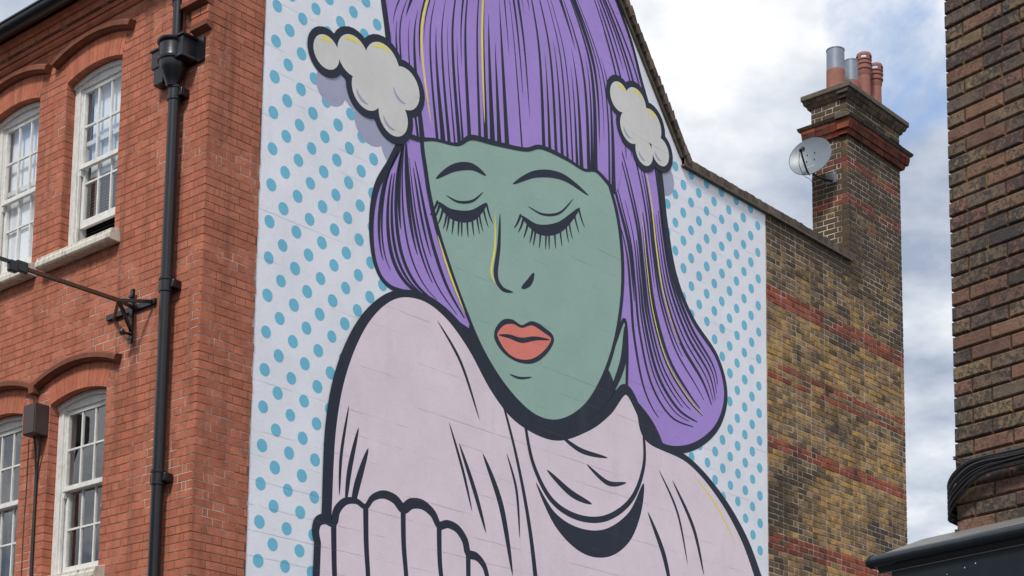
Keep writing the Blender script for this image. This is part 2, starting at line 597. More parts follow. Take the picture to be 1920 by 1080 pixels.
def course(key, part, wall, z0, mat, spans, parity, out=0.0, corner=None, bond='flemish', depth=0.1025, jit=0.0015, ch=0.005, h=None, gap=GAP, closer=False):
    """one course of bricks over the given s-spans; corner: first brick length at s=0 and its depth"""
    H = (h or COURSE) - gap
    for a, b in spans:
        s = a
        first = True
        k = parity
        while s < b - 0.02:
            D = depth
            if first and corner and a < 1e-6:
                L, D = corner
                first = False
                if L < 0.15:
                    closer = True
                    k = 1
                else:
                    k = 0
            else:
                if bond == 'flemish' and closer:
                    L, closer, k = 0.048, False, 1
                elif bond == 'flemish':
                    L = 0.215 if k % 2 == 0 else 0.1025
                elif first and parity % 2:
                    L = 0.1025
                else:
                    L = 0.215
                L *= random.uniform(0.97, 1.03)
                first = False
            k += 1
            if s + L > b - 0.045:
                L = b - s
            e_ = min(s + L, b)
            jo = random.uniform(-jit, jit)
            c = wall.p((s + e_) / 2, z0 + gap / 2 + H / 2 + random.uniform(-.0012, .0012), out + jo)
            lay(key, part, mat(z0) if callable(mat) else mat, c, wall.rot, e_ - s, H, D, ch)
            s = e_ + gap


def finish_bricks(limit=300):
    for key, recs in BRICKS.items():
        scored = []
        for i, r in enumerate(recs):
            px = to_pixel(r[2])
            d = (r[2] - Vector((0, 0, EYE))).length
            v = (Vector((0, 0, EYE)) - r[2]).normalized()
            nrm = Vector((math.sin(r[3]), -math.cos(r[3]), 0))
            area = r[4] * r[5] / (d * d) * max(0.0, v.dot(nrm))
            inside = px and -5 < px[0] < 1925 and -5 < px[1] < 1085
            scored.append((area if inside else 0.0, i))
        scored.sort(reverse=True)
        single = {i for a, i in scored[:limit] if a > 0}
        rest = {}
        for i, (part, mat, c, rot, L, H, D, ch) in enumerate(recs):
            if i in single:
                kk = (round(L, 3), round(H, 3), round(D, 3), ch, mat.name)
                if kk not in _mesh_cache:
                    vs, fs = brick_verts(kk[0], H, D, ch)
                    _mesh_cache[kk] = MB().add(vs, fs).mesh('brick', mat)
                o = bpy.data.objects.new('brick', _mesh_cache[kk])
                COL.objects.link(o)
                o.location = c
                o.rotation_euler = (random.uniform(-.004, .004), random.uniform(-.004, .004), rot + random.uniform(-.004, .004))
                o.parent = part
                if part.type == 'EMPTY':
                    o.matrix_parent_inverse = Matrix.Translation(-part.location)
                elif part.parent is not None:
                    o.matrix_parent_inverse = part.matrix_parent_inverse.copy() if False else Matrix.Identity(4)
            else:
                mb = rest.setdefault((part.name, mat.name), (part, mat, MB()))[2]
                vs, fs = brick_verts(L, H, D, ch)
                ca, sa = math.cos(rot), math.sin(rot)
                tw = random.uniform(-.004, .004)
                mb.add([(c.x + x * ca - y * sa, c.y + x * sa + y * ca, c.z + z + x * tw) for x, y, z in vs], fs)
        for part, mat, mb in rest.values():
            o = mb.build('brick_field', mat, None)
            o.parent = part
            if part.type == 'EMPTY':
                o.matrix_parent_inverse = Matrix.Translation(-part.location)
            o['kind'] = 'stuff'

# ------------------------------------------------------------------ ground
structure(MB().add([(-400, -400, 0), (400, -400, 0), (400, 400, 0), (-400, 400, 0)], [(0, 1, 2, 3)]).build('road', M['asphalt']))
pv = MB()
pv.box(RX - 1.5, RX + 40, RY - 1.3, RY, -0.2, 0.12)
pv.box(RX - 1.5, RX, RY, RY + 40, -0.2, 0.12)
structure(pv.build('pavement', M['paving']))
kb = MB()
kb.box(RX - 1.65, RX - 1.5, RY - 1.45, RY + 40, -0.2, 0.125)
kb.box(RX - 1.5, RX + 40, RY - 1.45, RY - 1.3, -0.2, 0.125)
structure(kb.build('kerb', M['kerb']))
yl = MB()
for off in (1.95, 2.15):
    yl.box(RX - off - 0.05, RX - off + 0.05, RY, RY + 40, 0.004, 0.008)
structure(yl.build('yellow_lines', M['road_paint']))

# ------------------------------------------------------------------ terrace across the street, mirrored in the panes
opp = thing('brick_terrace', 'plain brick terrace across the street, seen only mirrored in the lower panes', 'building', (-5.2, 6, 0))
MB().box(-12, -5.2, 6, 48, 0, 9.6).build('wall', M['chimney_cement'], opp)
for i in range(13):
    for zz in (1.2, 4.2, 7.0):
        MB().box(-5.22, -5.1, 7.2 + i * 3.1, 8.4 + i * 3.1, zz, zz + 1.7).build('window', M['slate_metal'], opp)
MB().box(-12.2, -5.0, 5.8, 48.2, 9.6, 9.8).build('coping', M['chimney_cement'], opp)

# ------------------------------------------------------------------ red brick building
red = thing('red_brick_building', 'red brick corner building with arched white sash windows, left of the mural', 'building', (RX, RY, 0))
FAC = Wall(RX, RY, (0, 1), (-1, 0))
RET = Wall(RX, RY, (1, 0), (0, -1))
FAC_LEN = 5.6
WIN_W, ARCH_RISE, RING = 0.87, 0.066, 0.225
ARCH_R = ((WIN_W / 2) ** 2 + ARCH_RISE ** 2) / (2 * ARCH_RISE)
ARCH_TH = math.asin(WIN_W / 2 / ARCH_R)
OPEN = []          # (near y, sill bottom, sill top, springing)
for y0 in (12.95, 14.27):
    OPEN.append((y0, EYE + 6.25, EYE + 6.39, EYE + 8.10))
    OPEN.append((y0, EYE + 3.13, EYE + 3.27, EYE + 4.91))


def intrados(op, y, extra=0.0):
    yc, zc = op[0] + WIN_W / 2, op[3] + ARCH_RISE - ARCH_R
    r = ARCH_R + extra
    return zc + math.sqrt(max(0.0, r * r - (y - yc) ** 2))


def ring_half(op, z):
    """half width of the hole that opening and arch ring leave in the brickwork at height z"""
    zc = op[3] + ARCH_RISE - ARCH_R
    if z < op[1]:
        return 0
    if z <= op[3]:
        return WIN_W / 2
    re = ARCH_R + RING
    if z - zc >= re:
        return 0
    return min(math.sqrt(re * re - (z - zc) ** 2), (z - zc) * math.tan(ARCH_TH))


def fac_spans(z, end):
    cuts = []
    for op in OPEN:
        hw = ring_half(op, z)
        if hw > 0:
            c = op[0] + WIN_W / 2 - RY
            cuts.append((c - hw, c + hw))
    spans, s = [], 0.0
    for a, b in sorted(cuts):
        spans.append((s, a))
        s = b
    spans.append((s, end))
    return spans


# mortar bed behind the facade bricks, open at the windows
ZTOP = EYE + 8.62
fm = MB()
ys = [RY + 0.006 + i * (FAC_LEN - 0.006) / 280 for i in range(281)]
for op in OPEN:
    ys += [op[0] - 1e-4, op[0] + 1e-4, op[0] + WIN_W - 1e-4, op[0] + WIN_W + 1e-4]
ys = sorted(set(ys))


def solid(y):
    iv, z = [], 0.0
    for op in sorted(OPEN, key=lambda o: o[1]):
        if op[0] < y < op[0] + WIN_W:
            iv.append((z, op[1]))
            z = intrados(op, y)
    iv.append((z, ZTOP))
    return iv


for a, b in zip(ys[:-1], ys[1:]):
    m_ = (a + b) / 2
    for (l0, h0), (l1, h1) in zip(solid(m_), solid(m_)):
        x = RX + 0.0022
        fm.add([(x, a, l0), (x, a, h0), (x, b, h0), (x, b, l0)], [(0, 1, 2, 3)])
# jamb returns of the mortar bed
for op in OPEN:
    for y, s in ((op[0] - 0.005, 1), (op[0] + WIN_W + 0.005, -1)):
        fm.add([(RX + 0.0022, y, op[1]), (RX + 0.12, y, op[1]), (RX + 0.12, y, op[3]), (RX + 0.0022, y, op[3])], [(0, 1, 2, 3)])
facade = fm.build('facade_wall', M['red_mortar'], red, recalc=False)
facade['label'] = 'street front laid in red bricks with some joints pointed white'
rm = MB()
rm.box(RX + 0.0022, RX + 0.60, RY + 0.0022, RY + 0.021, 0, EYE + 9.6)
ret_wall = rm.build('return_wall', M['red_mortar'], red)

zb = EYE + 7.443
k0 = int(-(zb) / COURSE)
for k in range(k0, 24):
    z0 = zb + k * COURSE
    if z0 < 0:
        continue
    par = k % 2
    if z0 < ZTOP - 0.06:
        course('red', facade, FAC, z0, M['red_brick'], fac_spans(z0 + COURSE / 2, FAC_LEN), par + 1, corner=((0.215, 0.1025) if par == 0 else (0.1025, 0.215)), gap=0.0075, ch=0.0018, jit=0.0007)
    st = (0.1025 if par == 0 else 0.215) + 0.0075
    if z0 < EYE + 9.5:
        course('red', ret_wall, RET, z0, M['red_brick'], [(st, 0.585 + random.uniform(-0.012, 0.022))], 1 if par else 0, closer=par == 0, gap=0.0075, ch=0.0018, jit=0.0007)
    # oversailing pier at the corner, carried on two moulded corbels
    zr = z0 - EYE
    if 7.96 < zr < 8.10 or zr > 8.18:
        out, ln = (0.05, 0.23) if zr < 8.15 else (0.10, 0.31)
        course('red', facade, FAC, z0, M['red_brick'], [(-0.003, ln)], par + 1, out=out, depth=0.2, gap=0.0075, ch=0.0018)
for z0, out, ln in ((7.895, 0.052, 0.235), (8.115, 0.102, 0.315)):
    z = EYE + z0
    poly = [(0, 0), (out + 0.012, 0.030), (out + 0.012, 0.075), (0, 0.075)]
    c = MB().prism(poly, lambda p, t: (RX - p[0], RY - 0.006 + t, z + p[1]), 0, ln)
    c.build('corbel', M['mould_brick'], red)
# deep mass behind the pier top so that no sky shows through its joints
MB().box(RX - 0.03, RX + 0.5, RY + 0.024, RY + 0.3, EYE + 8.0, EYE + 9.55).build('pier_core', M['red_mortar'], red)

# flank wall with its gable, under the mural
VERGE = lambda x: EYE + 10.70 - 1.22 * (x - 14.944)
FRONT = lambda x: EYE + 8.75 + 0.70 * (x - RX)
XR = (EYE + 10.70 + 1.22 * 14.944 - (EYE + 8.75) + 0.70 * RX) / 1.92
FX1 = 16.13
poly = [(RX + 0.02, 0), (FX1, 0), (FX1, EYE + 9.10), (FX1, VERGE(FX1)), (XR, VERGE(XR)), (RX + 0.3, FRONT(RX + 0.3)), (RX + 0.02, EYE + 8.6)]
MB().prism(poly, lambda p, t: (p[0], t, p[1]), RY + 0.023, RY + 0.30).build('gable_wall', M['stock_mortar'], red)
shell = MB()
shell.box(RX + 0.5, FX1, RY + 9.0, RY + 9.3, 0, EYE + 8.7)
shell.box(FX1 - 0.3, FX1, RY + 0.3, RY + 9.0, 0, EYE + 9.0)
shell.box(RX + 0.9, RX + 1.2, RY + 0.3, RY + 0.9, 0, EYE + 8.5)
shell.build('rear_wall', M['stock_mortar'], red)
rf = MB()
for y0_, y1_ in ((RY - 0.03, RY + 9.4),):
    rf.add([(RX - 0.05, y0_, FRONT(RX - 0.05)), (XR, y0_, VERGE(XR)), (XR, y1_, VERGE(XR)), (RX - 0.05, y1_, FRONT(RX - 0.05)),
            (RX - 0.05, y0_, FRONT(RX - 0.05) + 0.06), (XR, y0_, VERGE(XR) + 0.08), (XR, y1_, VERGE(XR) + 0.08), (RX - 0.05, y1_, FRONT(RX - 0.05) + 0.06)],
           [(0, 1, 2, 3), (4, 5, 6, 7), (0, 1, 5, 4), (3, 2, 6, 7), (0, 4, 7, 3)])
    xb = FX1 + 0.02
    rf.add([(XR, y0_, VERGE(XR)), (xb, y0_, VERGE(xb)), (xb, y1_, VERGE(xb)), (XR, y1_, VERGE(XR)),
            (XR, y0_, VERGE(XR) + 0.08), (xb, y0_, VERGE(xb) + 0.03), (xb, y1_, VERGE(xb) + 0.03), (XR, y1_, VERGE(XR) + 0.08)],
           [(0, 1, 2, 3), (4, 5, 6, 7), (0, 1, 5, 4), (3, 2, 6, 7), (1, 2, 6, 5)])
roof = rf.build('roof', M['roof_tile'], red)
# verge: tile ends bedded in mortar along the raking edge of the gable
sl = math.hypot(1, 1.22)
vx = 13.95
vt_mesh = {}
k = 0
while vx < FX1 + 0.02:
    L = 0.105 / sl
    mb = MB()
    j = random.uniform(-0.008, 0.008)
    nx, nz = 1.22 / sl, 1 / sl
    a, b = Vector((vx, 0, VERGE(vx))), Vector((vx + L * 0.97, 0, VERGE(vx + L * 0.97)))
    up = Vector((nx, 0, nz))
    t0, t1 = -0.035 + j * 0.3, 0.045 + j
    lift = 0.014
    q = [a + up * (t0 + lift), b + up * t0, b + up * t1, a + up * (t1 + lift)]
    vs = [(p.x, RY - 0.062 + random.uniform(-.006, .006), p.z) for p in q] + [(p.x, RY + 0.25, p.z) for p in q]
    mb.add(vs, [(0, 1, 2, 3), (4, 7, 6, 5), (0, 4, 5, 1), (1, 5, 6, 2), (2, 6, 7, 3), (3, 7, 4, 0)])
    mb.build('verge_tile', M['coping_brick'], roof)
    vx += L
    k += 1
vb = MB()
for x0_, x1_ in ((13.95, FX1 + 0.02),):
    up = Vector((1.22 / sl, 0, 1 / sl))
    a, b = Vector((x0_, 0, VERGE(x0_))) - up * 0.075, Vector((x1_, 0, VERGE(x1_))) - up * 0.075
    q = [a, b, b + up * 0.035, a + up * 0.035]
    vb.add([(p.x, RY - 0.022, p.z) for p in q] + [(p.x, RY + 0.2, p.z) for p in q], [(0, 1, 2, 3), (4, 7, 6, 5), (0, 4, 5, 1), (1, 5, 6, 2), (2, 6, 7, 3), (3, 7, 4, 0)])
vb.build('verge_bedding', M['chimney_cement'], roof)

# eaves cornice of moulded brick and the gutter above it
cy0, cy1 = RY + 0.36, RY + FAC_LEN
z = EYE + 8.53
prof = [(0.0, 0.0), (0.018, 0.004), (0.040, 0.030), (0.045, 0.052), (0.062, 0.054), (0.078, 0.078), (0.080, 0.085)]
MB().prism([(-0.1, 0.0)] + prof + [(-0.1, 0.085)], lambda p, t: (RX - p[0], t, z + p[1]), cy0, cy1).build('cornice_moulding', M['rubbed_brick'], red)
kk = cy0
while kk < cy1:
    MB().box(RX - 0.112, RX + 0.1, kk, kk + 0.215, z + 0.092, z + 0.155).build('cornice_brick', M['rubbed_brick'], red)
    kk += 0.223
MB().box(RX - 0.10, RX + 0.1, cy0, cy1, z + 0.085, z + 0.092).build('cornice_joint', M['red_mortar'], red)
MB().prism([(-0.1, 0), (0.128, 0), (0.150, 0.03), (0.165, 0.045), (0.165, 0.060), (-0.1, 0.060)], lambda p, t: (RX - p[0], t, z + 0.160 + p[1]), cy0, cy1).build('cornice_cap', M['rubbed_brick'], red)
MB().box(RX - 0.165, RX + 0.1, cy0, cy1, z + 0.221, EYE + 8.84).build('eaves_board', M['black_iron'], red)
gpts = [(-math.cos(math.pi * i / 10) * 0.085, -math.sin(math.pi * i / 10) * 0.10) for i in range(11)]
gin = [(-math.cos(math.pi * i / 10) * 0.075, -math.sin(math.pi * i / 10) * 0.09) for i in range(11)][::-1]
gpoly = [(-0.097, 0.0), (-0.097, -0.016)] + gpts + [(0.097, -0.016), (0.097, 0.0)] + gin
MB().prism(gpoly, lambda p, t: (RX - 0.255 + p[0], t, EYE + 8.815 + p[1]), cy0 - 0.1, cy1).build('gutter', M['black_iron'], red, smooth=True)

# arches: ring of rubbed voussoirs, label moulding above
def arch_pt(op, th, r):
    yc, zc = op[0] + WIN_W / 2, op[3] + ARCH_RISE - ARCH_R
    return yc + r * math.sin(th), zc + r * math.cos(th)


HOOD_IN = RING + 0.005
for oi, op in enumerate(OPEN):
    bed = []
    for i in range(15):
        bed.append(arch_pt(op, -ARCH_TH + 2 * ARCH_TH * i / 14, ARCH_R + 0.003))
    for i in range(15):
        bed.append(arch_pt(op, ARCH_TH - 2 * ARCH_TH * i / 14, ARCH_R + RING))
    ring = MB().prism(bed, lambda p, t: (t, p[0], p[1]), RX + 0.003, RX + 0.11).build('window_arch', M['red_mortar'], red)
    nv = 15
    for i in range(nv):
        a = -ARCH_TH + 2 * ARCH_TH * i / nv + 0.0011
        b = -ARCH_TH + 2 * ARCH_TH * (i + 1) / nv - 0.0011
        q = [arch_pt(op, a, ARCH_R), arch_pt(op, b, ARCH_R), arch_pt(op, b, ARCH_R + RING), arch_pt(op, a, ARCH_R + RING)]
        j = random.uniform(-0.001, 0.001)
        MB().prism(q, lambda p, t: (t, p[0], p[1]), RX - 0.002 + j, RX + 0.112).build('voussoir', M['rubbed_brick'], ring)
    # label mould
    upper = op[3] > EYE + 6
    th1 = ARCH_TH + (0.058 if upper else 0.075)
    secs = []
    prof2 = [(0.0, 0.0), (0.0, 0.035), (0.016, 0.060), (0.020, 0.078), (0.062, 0.078), (0.080, 0.060), (0.085, 0.0)]
    hm = MB()
    ns, rings_ = 20, []
    for i in range(ns + 1):
        th = -th1 + 2 * th1 * i / ns
        rings_.append([(RX - p_[1], *arch_pt(op, th, ARCH_R + HOOD_IN + p_[0])) for p_ in prof2])
    vs = [p_ for r_ in rings_ for p_ in r_]
    npf = len(prof2)
    fs = [(i * npf + j, i * npf + (j + 1) % npf, (i + 1) * npf + (j + 1) % npf, (i + 1) * npf + j) for i in range(ns) for j in range(npf)]
    fs += [tuple(range(npf))[::-1], tuple(range(ns * npf, (ns + 1) * npf))]
    hm.add(vs, fs).build('label_mould', M['mould_brick'], red)
    if not upper:
        ye, ze = arch_pt(op, th1, ARCH_R + HOOD_IN)
        MB().box(RX - 0.085, RX + 0.02, ye - 0.012, ye + 0.07, ze - 0.045, ze + 0.060).build('mould_stop', M['mould_brick'], red, bevel=0.008)

# windows
FXO = RX + 0.095                   # face of the box frame


def sash_bars(mb, y0, y1, z0, z1, x, bars_z, top=0.045, bottom=0.05, arch=None):
    st = 0.045
    mb.box(x, x + 0.035, y0, y0 + st, z0, z1)
    mb.box(x, x + 0.035, y1 - st, y1, z0, z1)
    mb.box(x + 0.0005, x + 0.0345, y0 + st, y1 - st, z0, z0 + bottom)
    mb.box(x + 0.0005, x + 0.0345, y0 + st, y1 - st, z1 - top, z1)
    w = (y1 - y0 - 2 * st) / 3
    for i in (1, 2):
        yy = y0 + st + w * i
        mb.box(x + 0.006, x + 0.030, yy - 0.009, yy + 0.009, z0 + bottom, z1 - top)
    for zz in bars_z:
        mb.box(x + 0.007, x + 0.029, y0 + st, y1 - st, zz - 0.009, zz + 0.009)
    return st, w


def panes(win, y0, y1, z0, z1, x, bars_z, st, w, top, bottom):
    zs = [z0 + bottom] + list(bars_z) + [z1 - top]
    for i in range(3):
        for a, b in zip(zs[:-1], zs[1:]):
            ya, yb = y0 + st + w * i + 0.004, y0 + st + w * (i + 1) - 0.004
            tx, ty = random.uniform(-0.0012, 0.0012), random.uniform(-0.0012, 0.0012)
            mb = MB().add([(x + 0.018 + tx, ya, a), (x + 0.018 - tx, yb, a), (x + 0.018 + ty - tx, yb, b), (x + 0.018 + ty + tx, ya, b)], [(0, 3, 2, 1)])
            mb.build('pane', M['glass'], win, recalc=False)


def window(op, label, raised=0.0, blind=None, meet=None, upperbar=None):
    y0, y1, zs, sp = op[0], op[0] + WIN_W, op[2], op[3]
    fb = MB()
    jw = 0.082
    for a, b in ((y0 + 0.002, y0 + jw), (y1 - jw, y1 - 0.002)):
        fb.box(FXO, FXO + 0.15, a, b, zs, sp - 0.01)
    for a, b in ((y0 + jw, y0 + jw + 0.014), (y1 - jw - 0.014, y1 - jw)):
        fb.box(FXO + 0.020, FXO + 0.05, a, b, zs, sp - 0.03)
    zh = sp - 0.055                                     # underside of the head
    head = [(y0 + 0.003, zh)] + [(y, intrados(op, y) - 0.002) for y in [y0 + 0.003 + (WIN_W - 0.006) * i / 14 for i in range(15)]] + [(y1 - 0.003, zh)]
    fb.prism(head, lambda p, t: (t, p[0], p[1]), FXO + 0.012, FXO + 0.15)
    rim = [(y, intrados(op, y) - 0.003) for y in [y0 + 0.003 + (WIN_W - 0.006) * i / 14 for i in range(15)]]
    rim += [(y, intrados(op, y) - 0.045) for y in [y1 - 0.003 - (WIN_W - 0.006) * i / 14 for i in range(15)]]
    fb.prism(rim, lambda p, t: (t, p[0], p[1]), FXO - 0.018, FXO + 0.02)
    fb.box(FXO - 0.02, FXO + 0.16, y0 + 0.002, y1 - 0.002, zs - 0.01, zs + 0.028)
    win = fb.build('window', M['white_wood'], red, bevel=0.004)
    win['label'] = label
    ya, yb = y0 + jw + 0.002, y1 - jw - 0.002
    x_up, x_lo = FXO + 0.030, FXO + 0.068
    up0, up1 = meet, zh + 0.01
    mb = MB()
    st, w = sash_bars(mb, ya, yb, up0, up1, x_up, [upperbar], 0.05, 0.045)
    mb.box(x_up - 0.008, x_up + 0.03, ya, yb, up0 - 0.004, up0 + 0.018)
    for yy in (ya, yb - 0.035):
        mb.prism([(0, 0), (0.035, 0), (0.030, -0.055), (0.010, -0.06)], lambda p, t: (t, yy + p[0], up0 - 0.004 + p[1]), x_up, x_up + 0.034)
    mb.build('upper_sash', M['white_wood'], win)
    panes(win, ya, yb, up0, up1, x_up, [upperbar], st, w, 0.05, 0.045)
    lo0, lo1 = zs + 0.03 + raised, meet + 0.04 + raised
    mid = lo0 + 0.075 + (lo1 - lo0 - 0.12) * 0.5
    mb = MB()
    st, w = sash_bars(mb, ya, yb, lo0, lo1, x_lo, [mid], 0.045, 0.075)
    mb.build('lower_sash', M['white_wood'], win)
    panes(win, ya, yb, lo0, lo1, x_lo, [mid], st, w, 0.045, 0.075)
    # sill
    sy0, sy1 = y0 - 0.10, y1 + 0.20 if op[3] > EYE + 6 else y1 + 0.10
    prof = [(0.13, 0.0), (-0.105, 0.0), (-0.120, 0.018), (-0.120, 0.062), (-0.105, 0.080), (-0.105, 0.105), (0.0, 0.135), (0.13, 0.139)]
    MB().prism(prof, lambda p, t: (RX + p[0], t, op[1] + p[1]), sy0, sy1).build('sill', M['sill_stone'], win, bevel=0.004)
    # room behind
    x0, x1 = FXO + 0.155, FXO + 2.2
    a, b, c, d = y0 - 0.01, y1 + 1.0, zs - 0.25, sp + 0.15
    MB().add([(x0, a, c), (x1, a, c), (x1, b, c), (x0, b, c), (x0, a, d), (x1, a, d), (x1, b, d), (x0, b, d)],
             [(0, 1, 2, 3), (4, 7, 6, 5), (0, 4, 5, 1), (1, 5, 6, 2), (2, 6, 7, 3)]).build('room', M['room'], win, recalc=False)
    if blind:
        z_lo, yb_ = blind
        MB().box(x_lo + 0.045, x_lo + 0.049, ya, yb_, z_lo, sp + 0.02).build('roller_blind', M['blind_white'], win)
    return win, ya, yb, x_lo, lo0, lo1


r = window(OPEN[2], 'open upper sash window with white blind hanging behind its panes, bottom sash raised a little', 0.10, (EYE + 6.40, 15.05), EYE + 7.24, EYE + 7.66)
r = window(OPEN[0], 'upper sash window with grey slatted blind below and lower sash pushed up', 0.24, (EYE + 7.16, 13.66), EYE + 7.24, EYE + 7.66)
mb = MB()
for i in range(34):
    zz = r[4] - 0.20 + i * 0.031
    if zz > EYE + 7.25:
        break
    mb.add([(r[3] + 0.065, r[1], zz), (r[3] + 0.065, r[2], zz), (r[3] + 0.085, r[2], zz + 0.018), (r[3] + 0.085, r[1], zz + 0.018)], [(0, 1, 2, 3)])
mb.build('venetian_blind', M['blind_grey'], r[0], recalc=False)
for idx in (1, 3):
    r = window(OPEN[idx], 'lower sash window with dark panes ' + ('nearest the black downpipe' if idx == 1 else 'cut by the left edge'), 0.0, None, EYE + 4.09, EYE + 4.48)
    mb = MB()
    for i, (dy, w, h, ln) in enumerate(((0.18, 0.09, 0.46, 0.03), (0.33, 0.10, 0.42, 0.05), (0.48, 0.11, 0.40, 0.02))):
        y = r[1] + dy
        mb.add([(r[3] + 0.30, y, EYE + 4.0), (r[3] + 0.30, y + w, EYE + 4.0), (r[3] + 0.42, y + w + ln, EYE + 4.0 + h), (r[3] + 0.42, y + ln, EYE + 4.0 + h),
                (r[3] + 0.34, y, EYE + 4.0), (r[3] + 0.34, y + w, EYE + 4.0), (r[3] + 0.46, y + w + ln, EYE + 4.0 + h), (r[3] + 0.46, y + ln, EYE + 4.0 + h)],
               [(0, 1, 2, 3), (4, 7, 6, 5), (0, 4, 5, 1), (1, 5, 6, 2), (2, 6, 7, 3), (3, 7, 4, 0)])
    mb.build('leaning_boards', M['file_grey'], r[0])
    MB().box(r[3] + 0.45, r[3] + 0.85, r[1] - 0.05, r[2] + 0.6, EYE + 4.44, EYE + 4.50).build('shelf', M['file_tan'], r[0])

# ------------------------------------------------------------------ downpipe with hopper
PX, PY = RX - 0.085, RY + 0.375
pipe = thing('downpipe', 'black cast iron downpipe with hopper head on the red brick front', 'drainpipe', (PX, PY, 0.12))
mb = MB()
zp = [0.12, EYE + 3.75, EYE + 3.75, EYE + 3.80, EYE + 3.80]
mb.lathe((PX, PY, 0), [(0.054, 0.12), (0.054, EYE + 3.90), (0.054, EYE + 5.62), (0.054, EYE + 7.45)], 20)
mb.build('pipe', M['black_iron'], pipe, smooth=True)
MB().lathe((PX, PY, 0), [(0.046, EYE + 7.75), (0.046, EYE + 8.80)], 20).build('upper_pipe', M['black_iron'], pipe, smooth=True)
for zc in (3.90, 5.62, 7.385):
    z = EYE + zc
    MB().lathe((PX, PY, 0), [(0.054, z - 0.075), (0.064, z - 0.07), (0.064, z - 0.055), (0.060, z - 0.05), (0.060, z + 0.03), (0.068, z + 0.035), (0.068, z + 0.055), (0.054, z + 0.06)], 20).build('collar', M['black_iron'], pipe, smooth=True)
    lug = MB()
    lug.box(PX - 0.01, RX - 0.004, PY - 0.105, PY + 0.105, z - 0.045, z + 0.030)
    lug.lathe((PX + 0.02, PY - 0.085, 0), [(0.022, z - 0.045), (0.022, z + 0.035)], 10)
    lug.build('fixing_lug', M['black_iron'], pipe, smooth=True, bevel=0.008)
z = EYE + 8.28
lug = MB()
lug.lathe((PX, PY, 0), [(0.055, z - 0.03), (0.055, z + 0.03)], 20)
lug.box(PX - 0.005, RX - 0.004, PY - 0.095, PY + 0.09, z - 0.04, z + 0.025)
lug.build('upper_bracket', M['black_iron'], pipe, smooth=True)
z = EYE
hop = MB()
hop.lathe((PX - 0.03, PY, 0), [(0.055, z + 7.43), (0.062, z + 7.46), (0.085, z + 7.52), (0.115, z + 7.58), (0.128, z + 7.63), (0.128, z + 7.655), (0.142, z + 7.66), (0.145, z + 7.68), (0.132, z + 7.69), (0.130, z + 7.70), (0.130, z + 7.81), (0.142, z + 7.82), (0.150, z + 7.835), (0.150, z + 7.85), (0.135, z + 7.852), (0.120, z + 7.80)], 24)
hop.build('hopper', M['black_iron'], pipe, smooth=True)
hb = MB()
hb.box(RX - 0.175, RX - 0.004, PY - 0.20, PY - 0.06, z + 7.665, z + 7.835)
hb.box(RX - 0.190, RX - 0.004, PY - 0.215, PY - 0.05, z + 7.835, z + 7.860)
hb.box(RX - 0.190, RX - 0.004, PY - 0.212, PY - 0.05, z + 7.640, z + 7.665)
hb.build('hopper_box', M['black_iron'], pipe, bevel=0.006)
hb = MB()
hb.box(RX - 0.11, RX - 0.004, PY + 0.14, PY + 0.33, z + 7.70, z + 7.86)
hb.box(RX - 0.125, RX - 0.004, PY + 0.13, PY + 0.345, z + 7.86, z + 7.88)
hb.box(RX - 0.10, RX - 0.004, PY + 0.17, PY + 0.30, z + 7.54, z + 7.70)
hb.build('hopper_box', M['black_iron'], pipe, bevel=0.006)
MB().box(RX - 0.022, RX - 0.004, PY - 0.30, PY + 0.36, z + 7.63, z + 7.85).build('hopper_back_plate', M['black_iron'], pipe)

# ------------------------------------------------------------------ iron sign bracket
TX, TY, TZ = 8.82, 12.412, EYE + 5.508
br = thing('sign_bracket', 'black wrought iron wall bracket with long rusty arm reaching out over the street', 'bracket', (RX, TY, EYE + 5.2))
WZ = EYE + 5.55
MB().box(RX - 0.03, RX - 0.003, 12.26, 12.97, WZ - 0.025, WZ + 0.022).build('wall_bar', M['black_iron'], br)
MB().box(RX - 0.055, RX - 0.031, 12.545, 12.585, EYE + 5.22, EYE + 5.72).build('upright', M['black_iron'], br)
MB().bar((TX, TY, TZ), (RX - 0.02, 12.30, WZ), 0.026).build('strut', M['black_iron'], br)
MB().bar((TX, TY, TZ), (RX - 0.02, 12.86, WZ - 0.03), 0.026).build('strut', M['black_iron'], br)
MB().bar((TX, TY, TZ), (RX - 0.04, 12.56, EYE + 5.33), 0.028).build('strut', M['black_iron'], br)
MB().bar((TX, TY, TZ), (RX - 0.03, 12.56, WZ), 0.026).build('strut', M['black_iron'], br)
kn = MB()
kn.tube([(RX - 0.04, 12.56, EYE + 5.30), (RX - 0.13, 12.57, EYE + 5.30)], 0.012, 8)
kn.lathe((RX - 0.135, 12.57, EYE + 5.30), [(0.004, -0.028), (0.022, -0.018), (0.028, 0.0), (0.022, 0.018), (0.004, 0.028)], 12)
kn.build('bolt', M['black_iron'], br, smooth=True)
mb = MB()
mb.box(RX - 0.06, RX - 0.056, 12.52, 12.61, EYE + 5.255, EYE + 5.27)
mb.box(RX - 0.07, RX - 0.056, 12.54, 12.59, EYE + 5.64, EYE + 5.66)
mb.build('bolt_plate', M['black_iron'], br)
MB().bar((TX + 0.02, TY, TZ), (7.885, TY, TZ), 0.030, 0.030).build('arm', M['rust'], br)
cl = MB()
cl.box(7.79, 7.90, TY - 0.020, TY + 0.020, TZ - 0.045, TZ + 0.055)
cl.box(7.72, 7.80, TY - 0.028, TY + 0.028, TZ - 0.065, TZ + 0.035)
cl.build('clamp', M['black_iron'], br, bevel=0.012)
MB().bar((7.80, TY, TZ + 0.018), (7.2, TY, TZ + 0.018), 0.026).build('arm_end', M['black_iron'], br)

